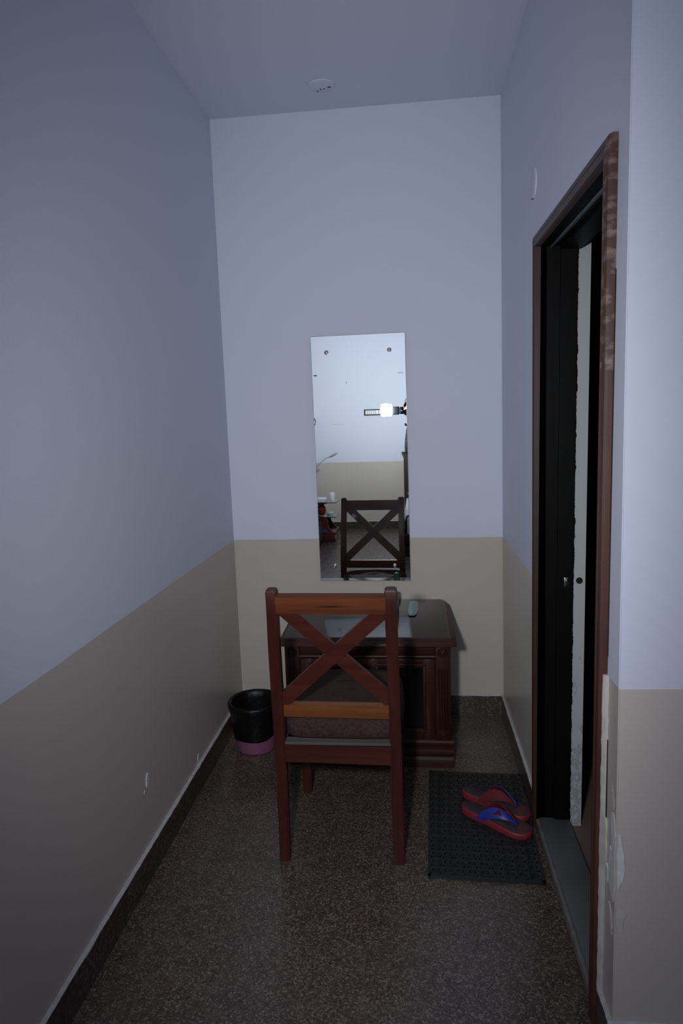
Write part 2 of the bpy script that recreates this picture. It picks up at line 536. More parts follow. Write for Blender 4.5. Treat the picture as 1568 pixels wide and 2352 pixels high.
# bathroom beyond the door
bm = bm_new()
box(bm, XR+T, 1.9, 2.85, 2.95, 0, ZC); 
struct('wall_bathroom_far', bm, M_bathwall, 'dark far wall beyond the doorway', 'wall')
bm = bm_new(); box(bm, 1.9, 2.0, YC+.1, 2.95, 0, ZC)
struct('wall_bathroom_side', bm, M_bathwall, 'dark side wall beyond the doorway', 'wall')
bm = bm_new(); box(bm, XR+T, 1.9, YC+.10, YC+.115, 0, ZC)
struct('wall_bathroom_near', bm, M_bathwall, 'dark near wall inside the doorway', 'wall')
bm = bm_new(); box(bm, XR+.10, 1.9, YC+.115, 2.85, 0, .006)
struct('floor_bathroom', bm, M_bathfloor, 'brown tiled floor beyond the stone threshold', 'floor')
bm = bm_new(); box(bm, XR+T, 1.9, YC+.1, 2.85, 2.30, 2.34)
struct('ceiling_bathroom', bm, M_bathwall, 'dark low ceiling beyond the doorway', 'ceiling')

# skirtings: stone face with a cement-smeared top edge
def skirting(name, p0, p1, nrm, h=.1005, th=.012, label=''):
    p0, p1, n = Vector((*p0, 0)), Vector((*p1, 0)), Vector((*nrm, 0)).normalized()
    bm = bm_new()
    a, b, c, d = p0, p1, p1+n*th, p0+n*th
    Z = Vector((0, 0, 1))
    hexa(bm, [a, b, c, d, a+Z*h, b+Z*h, c+Z*h, d+Z*h])
    bmesh.ops.recalc_face_normals(bm, faces=bm.faces)
    o = struct(name, bm, M_skirt, label, 'baseboard')
    # ragged cement bead on top
    bm = bm_new()
    L = (p1-p0).length; k = max(2, int(L/.03))
    secs = []
    for i in range(k+1):
        q = p0 + (p1-p0)*i/k
        wob = random.uniform(.0, .004); hh = random.uniform(.002, .006)
        o1 = random.uniform(-.0015, .0005)
        secs.append([q+Z*(h-.002), q+n*(th+o1)+Z*(h-.002), q+n*(th*.9+o1)+Z*(h+.001), q+n*.002+Z*(h+.002+hh*.5)+n*wob*.3, q+Z*(h+.003+hh*.8)])
    loft(bm, secs)
    obj('cement_edge', bm, M_skirt_top, o, True, label='pale cement smear along the top')
    return o
skirting('baseboard_left', (XL, YLE), (XL, YL-.001), (1, 0), label='dark granite skirting along the left wall')
skirting('baseboard_end', (XL+.012, YL-.0003), (XR-.012, YR-.0003), (-.0135, -1), label='dark granite skirting under the end wall')
skirting('baseboard_right', (XR, DY1+.037), (XR, YR-.012), (-1, 0), label='dark granite skirting beyond the doorway')
skirting('baseboard_corner', (XR, YC), (XR, DY0-.047), (-1, 0), label='short granite skirting between doorway and outer corner')
skirting('baseboard_return', (XR-.012, YC), (RX1, YC), (0, -1), label='granite skirting under the return wall')
skirting('baseboard_back', (RX0, YB), (RX1, YB), (0, 1), label='granite skirting under the back wall')

# plaster filler and chips on walls
def chaikin(pts, it=2):
    for _ in range(it):
        out = []
        for i in range(len(pts)):
            a, b = Vector(pts[i]), Vector(pts[(i+1) % len(pts)])
            out += [tuple(a*.75+b*.25), tuple(a*.25+b*.75)]
        pts = out
    return pts
def patch(name, pts, plane, coord, mat, parent, th=.0015, n=(0, 0, 1), label=None):
    """irregular thin plaster patch; plane 'X' -> pts are (y,z) at x=coord, plane 'Y' -> pts are (x,z) at y=coord"""
    bm = bm_new()
    pts = [(a+random.uniform(-.0016, .0016), b+random.uniform(-.0022, .0022)) for a, b in chaikin(pts)]
    prism(bm, pts, plane, coord, coord+th)
    return obj(name, bm, mat, parent, False, label=label)
patch('filler_patch', [(1.408, .585), (1.438, .60), (1.444, .56), (1.434, .53), (1.428, .50), (1.452, .51), (1.450, .46), (1.456, .42), (1.43, .40), (1.408, .385)], 'X', XR-.0042, M_filler, w_right, .004, label='white filler patch on the corner')
patch('filler_patch', [(1.450, .445), (1.470, .452), (1.462, .43), (1.472, .405), (1.452, .404)], 'X', XR-.0055, M_filler, w_right, .005, label='bright flake of filler')
patch('filler_patch', [(1.43, .36), (1.452, .375), (1.445, .33), (1.425, .30), (1.418, .32)], 'X', XR-.0040, M_filler_dull, w_right, .004)
patch('filler_patch', [(1.44, .66), (1.447, .635), (1.43, .60), (1.420, .615)], 'X', XR-.0040, M_filler_dull, w_right, .004)
patch('filler_patch', [(.4285, .562), (.436, .555), (.4415, .52), (.446, .482), (.4415, .452), (.4355, .440), (.4285, .425)], 'Y', YC-.003, M_filler, w_ret, .003, label='white filler patch on the corner')
patch('filler_patch', [(.4285, .395), (.438, .390), (.452, .372), (.444, .350), (.446, .330), (.436, .325), (.4285, .345)], 'Y', YC-.003, M_filler_dull, w_ret, .003)
bm = bm_new(); tube(bm, [(XR+LEAN*z/ZC+.0007, YC+.0007, z) for z in (.12, .5, .9, 1.4, 2.0, 2.6, ZC-.005)], .0016, 8)
obj('corner_bead', bm, M_wall, w_ret)
wl = bpy.data.objects['wall_left']
def flake(y, z, ry, rz, tilt):
    pts = []
    for i in range(14):
        a = 2*PI*i/14; k = random.uniform(.75, 1.1)
        u, v = ry*k*math.cos(a), rz*k*math.sin(a)
        pts.append((y+u*math.cos(tilt)-v*math.sin(tilt), z+u*math.sin(tilt)+v*math.cos(tilt)))
    return pts
patch('paint_chip', flake(2.002, .316, .013, .026, -.25), 'X', XL-.002, M_filler, wl, .003)
patch('paint_chip', flake(1.975, .288, .004, .005, 0), 'X', XL-.002, M_filler, wl, .003)
patch('paint_chip', flake(2.505, .128, .006, .016, -.3), 'X', XL-.002, M_filler, wl, .003)
patch('paint_chip', flake(2.49, .112, .004, .004, 0), 'X', XL-.002, M_filler, wl, .003)

# ------------------------------------------------------------------ doorway
door = bpy.data.objects.new('door_1', None); COL.objects.link(door)
door.location = (XR, 1.95, 0); door['kind'] = 'structure'; door['category'] = 'doorway'
door['label'] = 'open doorway with worn red-brown frame and black interior'
FX0 = XR-.022
AW = .0545        # width of the head trim; the side trims are narrower
def jamb_profile(y_out, y_in):
    s = (1 if y_in > y_out else -1)*abs(y_in-y_out)/AW
    # (x, y): face stands proud of the wall, with a small step and a rebate towards the opening
    return [(XR+.02, y_out), (FX0+.010, y_out), (FX0+.004, y_out+s*.004), (FX0+.002, y_out+s*.022), (FX0+.0045, y_out+s*.025),
            (FX0+.0045, y_out+s*.029), (FX0+.002, y_out+s*.032), (FX0+.004, y_out+s*.050), (FX0+.012, y_out+s*.0545), (XR+.02, y_out+s*.0545)]
def lean_mitre(bm, y_in):
    for v in bm.verts:
        if v.co.z > 1: v.co.z = DZ + abs(v.co.y-y_in)*HW/SW + (.006 if y_in > 2 else -.006)
        if y_in < 2: v.co.y -= NEARLEAN*v.co.z/DZ
        v.co.x += LEAN*v.co.z/ZC
SW, NEARLEAN = .045, .022
bm = bm_new(); prism(bm, jamb_profile(DY0-.045, DY0), 'Z', 0, DZ+.004); lean_mitre(bm, DY0)
obj('near_architrave', bm, M_frame, door)
SW = .036
bm = bm_new(); prism(bm, jamb_profile(DY1+.036, DY1), 'Z', 0, DZ+.004); lean_mitre(bm, DY1)
obj('far_architrave', bm, M_frame_far, door)
bm = bm_new()
head = [(XR+.02, 0), (FX0+.012, 0), (FX0+.004, .004), (FX0+.002, .022), (FX0+.0045, .025), (FX0+.0045, .029), (FX0+.002, .032), (FX0+.004, .050), (FX0+.010, .0545), (XR+.02, .0545)]
head = [(x, DZ+h*HW/.0545) for x, h in head]
lo = [bm.verts.new((x+LEAN*z/ZC, DY0-NEARLEAN*z/DZ-.045+(DZ+HW-z)*.045/HW, z-.006)) for x, z in head]
hi = [bm.verts.new((x+LEAN*z/ZC, DY1+.036-(DZ+HW-z)*.036/HW, z+.006)) for x, z in head]
fs = [bm.faces.new(lo), bm.faces.new(hi[::-1])] + [bm.faces.new((lo[i], hi[i], hi[(i+1) % len(head)], lo[(i+1) % len(head)])) for i in range(len(head))]
bmesh.ops.recalc_face_normals(bm, faces=fs)
obj('head_architrave', bm, M_frame_head, door)
# black painted lining of the opening
bm = bm_new()
box(bm, XR-.008, XR+.106, DY1, DY1+.044, .0, DZ+.03)
box(bm, XR+.052, XR+.104, DY1-.010, DY1+.001, .0, DZ)       # door stop
obj('far_jamb', bm, M_lining, door, False)
bm = bm_new()
box(bm, XR-.008, XR+.115, DY0-.044, DY0, .0, DZ+.03)
box(bm, XR+.052, XR+.115, DY0-.001, DY0+.010, .0, DZ)
obj('near_jamb', bm, M_lining, door, False)
bm = bm_new()
box(bm, XR-.010, XR+.115, DY0-.001, DY1+.001, DZ, DZ+.030)
box(bm, XR+.052, XR+.115, DY0, DY1, DZ-.012, DZ+.001)
def tilt(bm):
    for v in bm.verts: v.co.z += (v.co.y-1.92)/.38*.006 - .0012
tilt(bm)
obj('head_jamb', bm, M_lining, door, False)
bm = bm_new(); box(bm, XR+.020, XR+.030, DY0-.02, DY1, DZ-.006, DZ+.002, .002); tilt(bm); obj('head_highlight', bm, M_head_highlight, door)  # added strip, its grey-blue colour paints the highlight under the head
bm = bm_new(); box(bm, XR+.104, XR+T-.002, DY1+.006, DY1+.045, .006, DZ+.03)
obj('plaster_edge', bm, M_pedge, door, False, base=(0, 0, 0), label='chipped whitish plaster strip beside the black jamb')
bpy.data.objects['plaster_edge'].parent = door
bpy.data.objects['plaster_edge'].location = -Vector(door.location)
# latch keeper and bolt hole
bm = bm_new()
box(bm, XR+.074, XR+.090, DY1-.0115, DY1-.0095, .882, .915, .002)
lathe(bm, [(.005, 0), (.005, -.006), (.002, -.008)], (XR+.082, DY1-.011, .905), 16, 'Y')
obj('latch_keeper', bm, M_steel, door, True, label='small steel latch keeper')
bm = bm_new()
lathe(bm, [(.011, 0), (.011, -.003), (.006, -.003), (.005, -.001)], (XR+.128, DY1+.006, .9), 20, 'Y')
obj('bolt_socket', bm, M_blackmetal, door, True)
# stone threshold
bm = bm_new(); box(bm, XR+.003, XR+.104, DY0-.04, DY1+.02, 0, .038, .003)
obj('threshold', bm, M_sill, door, True, label='blue-grey stone threshold slab')
bm = bm_new(); box(bm, XR-.009, XR+.004, DY0-.02, DY1+.02, 0, .033, .004)
obj('threshold_edge', bm, M_dust, door, True)
# cement filler strip and gap beside the near jamb
bm = bm_new()
secs = []
k = 46
for i in range(k+1):
    z = .10 + (.888-.10)*i/k
    xo = XR + LEAN*z/ZC
    w = .010 + random.uniform(-.002, .003) + (.012 if .44 < z < .56 else 0)
    y0 = DY0-.045-NEARLEAN*z/DZ
    a = random.uniform(0, .004)
    secs.append([(xo-.0005, y0+.004, z), (xo-.011-a*.5, y0+.003+a*.5, z), (xo-.009-a*.5, y0-.002, z), (xo-.004, y0-w, z), (xo+.001, y0-w-.002, z)])
loft(bm, secs)
obj('plaster_filler', bm, M_filler_dull, door, True, label='ragged pale filler along the near frame')
bm = bm_new(); hexa(bm, [(XR-.0062, DY0-.0590, .93), (XR-.003, DY0-.0590, .93), (XR-.003, DY0-.052, .93), (XR-.0062, DY0-.052, .93), (XR-.0105, DY0-.0690, 1.75), (XR-.007, DY0-.0690, 1.75), (XR-.007, DY0-.060, 1.75), (XR-.0105, DY0-.060, 1.75)])
obj('frame_gap', bm, M_crack, door, False)
bm = bm_new(); box(bm, XR-.0055, XR-.003, DY0-.0680, DY0-.0655, .52, .74)
obj('filler_crack', bm, M_crack, door, False)

# ------------------------------------------------------------------ cover plates on ceiling and wall
cp = thing('cover_plate', 'round painted junction cover with small holes, flush on the ceiling', 'cover plate', (-.342, 3.008, ZC))
bm = bm_new(); lathe(bm, [(.056, 0), (.056, -.004), (.050, -.006)], (-.342, 3.008, ZC), 36); obj('disc', bm, M_ceil, cp)
bm = bm_new(); box(bm, -.318, -.304, 3.010, 3.017, ZC-.0068, ZC-.0058, 0); obj('slot', bm, M_crack, cp, False)
for x, y in ((-.362, 3.043), (-.348, 3.026), (-.333, 3.025)):
    bm = bm_new(); lathe(bm, [(.0035, 0), (.0035, -.001)], (x, y, ZC-.0058), 12); obj('hole', bm, M_crack, cp)
xw = XR + LEAN*2.21/ZC
cp = thing('cover_plate', 'round painted junction cover on the wall above the doorway', 'cover plate', (xw, 2.41, 2.212))
bm = bm_new(); lathe(bm, [(.048, .002), (.048, -.003), (.043, -.0045)], (xw, 2.41, 2.212), 36, 'X'); obj('disc', bm, M_wall, cp)
bm = bm_new(); tube(bm, [(xw-.003, 2.41-.049*math.cos(a), 2.212-.049*math.sin(a)) for a in [PI/2+.05+.12*i for i in range(6)]], .0012, 6); obj('rim_gap', bm, M_crack, cp)

# ------------------------------------------------------------------ wall mirror
MY = 3.220
mir = thing('wall_mirror', 'tall frameless mirror screwed to the end wall above the cabinet', 'mirror', (-.235, MY+.004, .681))
TL, TR_, BL, BR = (-.4567, 1.846), (-.0190, 1.8475), (-.4490, .6825), (-.0140, .6800)
q = [BL, BR, TR_, TL]
bm = bm_new()
vs = [bm.verts.new((x, MY, z)) for x, z in q]
bm.faces.new(vs[::1])
bmesh.ops.recalc_face_normals(bm, faces=bm.faces)
if bm.faces[:][0].normal.y > 0: bmesh.ops.reverse_faces(bm, faces=bm.faces)
obj('glass', bm, M_mirror, mir, False, base=None)
bm = bm_new()
def off(p, d):
    cx, cz = -.235, 1.264
    return (p[0]+(d if p[0] > cx else -d), p[1]+(d if p[1] > cz else -d))
prism(bm, [off(p, .0012) for p in q], 'Y', MY+.0006, MY+.005)
obj('glass_edge', bm, M_medge, mir, False)
bm = bm_new(); prism(bm, [off(p, -.02) for p in q], 'Y', MY+.005, MY+.0085)
obj('backing', bm, M_mback, mir, False)
for (x, z), rot in (((-.385, 1.772), -.9), ((-.092, 1.773), -1.5), ((-.378, .755), -2.0), ((-.087, .754), -1.5)):
    bm = bm_new(); lathe(bm, [(.0098, .012), (.0098, -.003), (.0086, -.0055), (.004, -.0068), (.0, -.007)], (x, MY, z), 24, 'Y')
    s = obj('screw', bm, M_steel, mir)
    bm = bm_new()
    c, d = math.cos(rot)*.0088, math.sin(rot)*.0088
    ex, ez = -math.sin(rot)*.0013, math.cos(rot)*.0013
    prism(bm, [(x-c-ex, z-d-ez), (x+c-ex, z+d-ez), (x+c+ex, z+d+ez), (x-c+ex, z-d+ez)], 'Y', MY-.0074, MY-.0045)
    obj('slot', bm, M_cap, s, False, label='bright screw slot')
def text(name, s, size, loc, rot, mat, parent, ext=.0002):
    c = bpy.data.curves.new(name, 'FONT'); c.body = s; c.size = size; c.extrude = ext
    c.align_x = 'CENTER'; c.align_y = 'CENTER'
    tmp = bpy.data.objects.new(name+'_src', c); COL.objects.link(tmp)
    bpy.context.view_layer.update()
    me = bpy.data.meshes.new_from_object(tmp.evaluated_get(bpy.context.evaluated_depsgraph_get()))
    bpy.data.objects.remove(tmp); bpy.data.curves.remove(c)
    o = bpy.data.objects.new(name, me); COL.objects.link(o)
    me.materials.clear(); me.materials.append(mat)
    o.parent = parent
    o.location = Vector(loc) - wloc(parent)
    o.rotation_euler = rot
    return o
text('marking', 'WWS -', .0105, (-.0395, MY-.0008, 1.667), (PI/2, 0, 0), M_mark, mir)

# ------------------------------------------------------------------ cabinet
CB = (-.2, 2.96, 0)
cab = thing('cabinet', 'low dark mahogany cabinet with polished top against the end wall', 'cabinet', CB)
# top with moulded edge, very slightly out of level
FT, RT = 2.668, 3.216
x0, x1 = -.566, .170
bm = bm_new()
prof = [(0, 0), (0, .010), (.004, .015), (.011, .018), (.014, .021), (.016, .026), (.022, .029), (.030, .0305)]   # inset, height
def ring(ins, h):
    zf, zb = .5385+h, .5565+h
    c = .014
    a, b, y0, y1 = x0+ins, x1-ins, FT+ins, RT
    return [(a+c*.6, y0, zf), (b-c*.6, y0, zf), (b, y0+c*.6, zf), (b, y1-.03, zb), (b-.012, y1, zb), (a+.012, y1, zb), (a, y1-.03, zb), (a, y0+c*.6, zf)]
loft(bm, [ring(0.010, -.004)] + [ring(i, h) for i, h in prof])
bm.normal_update()
for f in bm.faces:
    if f.normal.z < .95: f.material_index = 1
obj('tabletop', bm, [M_cabtop, M_tabedge], cab, True, angle=50)
CZ = .5375
bm = bm_new(); box(bm, -.545, .146, 2.735, 3.208, .10, CZ)
obj('carcass', bm, M_cabv, cab, False)
for px in (-.5455, .0845):
    bm = bm_new()
    box(bm, px, px+.062, 2.716, 2.742, .108, CZ, .002)
    p = obj('pilaster', bm, M_cabv, cab)
    bm = bm_new()
    for i in range(4):
        cx = px+.0145+.011*i
        tube(bm, [(cx, 2.7150, .165), (cx, 2.7135, .175), (cx, 2.7135, .425), (cx, 2.7150, .435)], [.002, .0042, .0042, .002], 8)
    obj('fluting', bm, M_cabv, p)
    for zc, big in ((.497, 1.0), (.137, .9)):
        bm = bm_new()
        lathe(bm, [(.0215*big, .003), (.0215*big, -.001), (.018*big, -.004), (.015*big, -.0015), (.011*big, -.002), (.008*big, -.006), (.003, -.0075), (0, -.0076)], (px+.031, 2.716, zc), 24, 'Y')
        obj('rosette', bm, M_cabv, p)
bm = bm_new(); box(bm, -.483, .084, 2.722, 2.742, .480, CZ-.002, .003)
fr = obj('drawer_front', bm, M_cab, cab)
bm = bm_new()
prism(bm, [(2.722, .488), (2.716, .484), (2.714, .478), (2.718, .472), (2.724, .470), (2.730, .488)], 'X', -.483, .084)
obj('bead_moulding', bm, M_cab, cab)
for dx0, dx1 in ((-.481, -.201), (-.199, .082)):
    ox0, ox1, oz0, oz1 = dx0+.048, dx1-.050, .158, .436
    bm = bm_new()
    box(bm, dx0, ox0, 2.724, 2.742, .112, .466, .0015); box(bm, ox1, dx1, 2.724, 2.742, .112, .466, .0015)
    box(bm, ox0, ox1, 2.724, 2.742, .112, oz0, .0015); box(bm, ox0, ox1, 2.724, 2.742, oz1, .466, .0015)
    d = obj('door', bm, M_cabv, cab)
    bm = bm_new()
    w = .013
    for (a, b, c, e) in ((ox0-w, ox1+w, oz1, oz1+w), (ox0-w, ox1+w, oz0-w, oz0)):
        box(bm, a, b, 2.7165, 2.726, c, e, .0035); box(bm, a+.004, b-.004, 2.7195, 2.727, c-(.006 if c == oz1 else 0), e+(.006 if c != oz1 else 0), .002)
    for (a, b) in ((ox0-w, ox0), (ox1, ox1+w)):
        box(bm, a, b, 2.7165, 2.726, oz0-.002, oz1+.002, .0035)
    obj('panel_moulding', bm, M_cab, d)
    bm = bm_new(); box(bm, ox0-.002, ox1+.002, 2.729, 2.735, oz0-.002, oz1+.002)
    obj('panel', bm, M_glassblk, d, False, label='black inset door panel')
bm = bm_new()
prism(bm, [(2.742, .118), (2.722, .118), (2.714, .112), (2.711, .103), (2.712, .094), (2.716, .089), (2.716, .080), (2.708, .076), (2.705, .066), (2.705, .052), (2.709, .046), (2.704, .040), (2.700, .032), (2.700, 0), (2.742, 0)], 'X', -.556, .157)
box(bm, .1455, .157, 2.74, 3.205, 0, .10); box(bm, -.556, -.5445, 2.74, 3.205, 0, .10)
obj('plinth', bm, M_cab, cab, True, angle=40)

# ------------------------------------------------------------------ dining chair
chair = thing('wooden_chair', 'reddish wooden chair with crossed back slats, pushed up to the cabinet', 'chair', (-.258, 2.28, 0))
PROF = [(0, 2.064), (.12, 2.079), (.28, 2.094), (.40, 2.096), (.50, 2.090), (.62, 2.073), (.75, 2.052), (.87, 2.031), (.940, 2.022)]
def yrear(z):
    for (z0, y0), (z1, y1) in zip(PROF, PROF[1:]):
        if z <= z1: return y0 + (y1-y0)*(z-z0)/(z1-z0)
    return PROF[-1][1]
def back_leg(xs):
    bm = bm_new()
    secs = []
    for (z, y), (xa, xb) in zip(PROF, xs):
        secs.append([(xa, y, z), (xb, y, z), (xb, y+.036, z), (xa, y+.036, z)])
    xa, xb = xs[-1]
    secs.append([(xa+.003, 2.024, .9445), (xb-.003, 2.024, .9445), (xb-.003, 2.054, .949), (xa+.003, 2.054, .949)])
    loft(bm, secs)
    es = [e for e in bm.edges if abs((e.verts[0].co-e.verts[1].co).normalized().z) > .5 or min(v.co.z for v in e.verts) > .93]
    bmesh.ops.bevel(bm, geom=es, offset=.0035, segments=2, affect='EDGES')
    return bm
LX = [(-.4630, -.4290), (-.4650, -.4300), (-.4685, -.4315), (-.4700, -.4320), (-.4700, -.4320), (-.4690, -.4315), (-.4660, -.4290), (-.4610, -.4250), (-.4600, -.4245)]
RX = [(-.0800, -.0460), (-.0830, -.0460), (-.0850, -.0470), (-.0860, -.0480), (-.0860, -.0490), (-.0870, -.0500), (-.0880, -.0510), (-.0895, -.0510), (-.0895, -.0500)]
obj('back_leg', back_leg(LX), M_post, chair)
obj('back_leg', back_leg(RX), M_post, chair)
bm = bm_new()
hexa(bm, [(-.432, 2.030, .8665), (-.086, 2.030, .8640), (-.086, 2.054, .8640), (-.432, 2.054, .8665), (-.430, 2.0215, .9245), (-.086, 2.0215, .9225), (-.086, 2.046, .9295), (-.430, 2.046, .9315)], .002)
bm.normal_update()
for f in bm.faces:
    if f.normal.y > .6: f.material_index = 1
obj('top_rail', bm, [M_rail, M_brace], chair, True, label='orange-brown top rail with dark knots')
bm = bm_new()
hexa(bm, [(-.434, 2.094, .4975), (-.083, 2.094, .4930), (-.083, 2.122, .4930), (-.434, 2.122, .4975), (-.434, 2.089, .5430), (-.083, 2.089, .5400), (-.083, 2.117, .5430), (-.434, 2.117, .5460)], .003)
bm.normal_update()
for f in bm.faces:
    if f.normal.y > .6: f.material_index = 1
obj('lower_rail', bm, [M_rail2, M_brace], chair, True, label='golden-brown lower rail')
def slat(xa, za, xb, zb, w, dy, th):
    """bar in the leaning plane of the back"""
    bm = bm_new()
    d = Vector((xb-xa, 0, zb-za)).normalized(); n = Vector((-d.z, 0, d.x))
    L = Vector((xb-xa, 0, zb-za)).length
    secs = []
    for k in range(7):
        c = Vector((xa, 0, za)) + d*L*k/6
        a, b = c+n*w/2, c-n*w/2
        ya, yb = yrear(a.z)+.006+dy, yrear(b.z)+.006+dy
        secs.append([(a.x, ya, a.z), (b.x, yb, b.z), (b.x, yb+th, b.z), (a.x, ya+th, a.z)])
    loft(bm, secs)
    # trim to the rails
    for z, nz in ((.8675, 1), (.5425, -1)):
        g = bm.verts[:]+bm.edges[:]+bm.faces[:]
        r = bmesh.ops.bisect_plane(bm, geom=g, plane_co=(0, 0, z), plane_no=(0, 0, nz), clear_outer=True)
        es = [e for e in r['geom_cut'] if isinstance(e, bmesh.types.BMEdge)]
        bmesh.ops.holes_fill(bm, edges=es)
    for x, nx in ((-.436, -1), (-.083, 1)):
        g = bm.verts[:]+bm.edges[:]+bm.faces[:]
        r = bmesh.ops.bisect_plane(bm, geom=g, plane_co=(x, 0, 0), plane_no=(nx, 0, 0), clear_outer=True)
        es = [e for e in r['geom_cut'] if isinstance(e, bmesh.types.BMEdge)]
        bmesh.ops.holes_fill(bm, edges=es)
    return bm
cs = obj('cross_slat', slat(-.440, .908, -.055, .532, .047, .006, .017), M_brace, chair)
bm = bm_new()
stk = [(-.382, .850), (-.360, .832), (-.374, .812), (-.396, .830)]
lo_ = [bm.verts.new((x, yrear(z)+.0292, z)) for x, z in stk]; hi_ = [bm.verts.new((x, yrear(z)+.0300, z)) for x, z in stk]
bm.faces.new(lo_); bm.faces.new(hi_[::-1])
for i in range(4): bm.faces.new((lo_[i], lo_[(i+1) % 4], hi_[(i+1) % 4], hi_[i]))
bmesh.ops.recalc_face_normals(bm, faces=bm.faces)
obj('sticker', bm, M_mark, cs, False, label='small pale sticker remnant')
obj('cross_slat', slat(-.462, .528, -.062, .902, .047, 0, .022), M_brace, chair)
# seat frame
bm = bm_new()
hexa(bm, [(-.434, 2.098, .337), (-.083, 2.098, .331), (-.083, 2.122, .331), (-.434, 2.122, .337), (-.434, 2.096, .399), (-.083, 2.096, .3955), (-.083, 2.122, .3955), (-.434, 2.122, .399)], .002)
obj('seat_rail', bm, M_rail if False else M_brace, chair)
for xa in (-.466, -.072):
    bm = bm_new(); box(bm, xa, xa+.022, 2.130, 2.485, .338, .398, .002); obj('side_rail', bm, M_brace, chair)
bm = bm_new(); box(bm, -.432, -.082, 2.488, 2.512, .338, .398, .002); obj('front_rail', bm, M_brace, chair)
for xa in (-.448, -.086):
    bm = bm_new()
    hexa(bm, [(xa, 2.482, 0), (xa+.034, 2.482, 0), (xa+.034, 2.515, 0), (xa, 2.515, 0), (xa-.004, 2.478, .398), (xa+.036, 2.478, .398), (xa+.036, 2.518, .398), (xa-.004, 2.518, .398)], .003)
    obj('front_leg', bm, M_post, chair)
bm = bm_new(); box(bm, -.4335, -.083, 2.0975, 2.53, .399, .409, .0015); box(bm, -.466, -.047, 2.133, 2.53, .399, .409, .0015)
obj('seat_board', bm, M_raw, chair, True, label='dusty bare seat board')
def cushion():
    bm = bm_new()
    n = 40
    def outline(s, z):
        pts = []
        for i in range(n):
            a = 2*PI*i/n
            e = .26
            u = math.copysign(abs(math.cos(a))**e, math.cos(a)); v = math.copysign(abs(math.sin(a))**e, math.sin(a))
            yy = 2.345 + v*(.228*s)
            half = .203 - .010*max(0, v)
            pts.append((-.2425 + u*half*(1-(1-s)*1.1), yy, z + (.010*(1-abs(u)**3) if z > .47 else 0)))
        return pts
    loft(bm, [outline(.96, .409), outline(.995, .420), outline(1.0, .440), outline(1.0, .455), outline(.985, .468), outline(.95, .476), outline(.8, .479), outline(.4, .481)])
    return bm
obj('seat_cushion', cushion(), M_fabric, chair, True, angle=60, label='brown woven seat cushion')

# ------------------------------------------------------------------ waste bin
bc = (-.722, 2.862)
bin_ = thing('waste_bin', 'pink plastic waste bin lined with a black bag in the left corner', 'waste bin', (*bc, 0))
bm = bm_new(); lathe(bm, [(.080, .0), (.0885, .003), (.090, .010), (.1105, .214), (.113, .216), (.111, .218), (.107, .214), (.087, .012), (.0, .010)], (*bc, 0), 48)
obj('bucket', bm, M_pink, bin_)
bm = bm_new()
n = 64
secs = []
def liner_ring(r, z, wob, zw):
    out = []
    for i in range(n):
        a = 2*PI*i/n
        k = 1 + wob*(math.sin(5*a+z*40)*.5+math.sin(11*a+1.3+z*25)*.35+math.sin(17*a+2)*.25)
        zz = z + zw*(math.sin(a+.45)*.9 + .25*math.sin(3*a+1))
        out.append((bc[0]+r*k*math.cos(a), bc[1]+r*k*math.sin(a), zz))
    return out
S_ = [(.0985, .077, .006, .022), (.1000, .083, .006, .022), (.103, .110, .008, .008), (.1085, .160, .010, .004), (.1165, .196, .016, .003), (.1205, .212, .014, .003), (.1190, .222, .012, .003),
      (.1130, .2245, .010, .002), (.1045, .219, .010, 0), (.099, .19, .012, 0), (.092, .13, .018, 0), (.083, .06, .02, 0), (.05, .035, .02, 0), (.005, .03, .0, 0)]
loft(bm, [liner_ring(*s) for s in S_], cap=False)
obj('liner', bm, M_liner, bin_, True, angle=80, label='black bin bag folded over the rim')

# ------------------------------------------------------------------ door mat: rubber grid with oval loops
mat_ = None
bm = bm_new()
ca, sa = math.cos(-.034), math.sin(-.034)
mx, my = .2235, 2.325
mw, ml = .354, .640
nx_, ny_ = 9, 15
def MT(u, v, z): return (mx + u*ca - v*sa, my + u*sa + v*ca, z)
cw, cl = mw/nx_, ml/ny_
def add_ring(cx, cy, rx, ry, t, z0, z1, n=14, p=2.6):
    outer, inner = [], []
    for i in range(n):
        a = 2*PI*i/n
        u = math.copysign(abs(math.cos(a))**(2/p), math.cos(a)); v = math.copysign(abs(math.sin(a))**(2/p), math.sin(a))
        outer.append((cx+rx*u, cy+ry*v)); inner.append((cx+(rx-t)*u, cy+(ry-t)*v))
    O0 = [bm.verts.new(MT(*q, z0)) for q in outer]; O1 = [bm.verts.new(MT(*q, z1)) for q in outer]
    I0 = [bm.verts.new(MT(*q, z0)) for q in inner]; I1 = [bm.verts.new(MT(*q, z1-.001)) for q in inner]
    for i in range(n):
        j = (i+1) % n
        bm.faces.new((O0[i], O0[j], O1[j], O1[i])); bm.faces.new((O1[i], O1[j], I1[j], I1[i])); bm.faces.new((I1[i], I1[j], I0[j], I0[i]))
for i in range(nx_):
    for j in range(ny_):
        cx, cy = -mw/2+cw*(i+.5), -ml/2+cl*(j+.5)
        add_ring(cx, cy, cw*.47, cl*.45, .0065, .002, .0125)
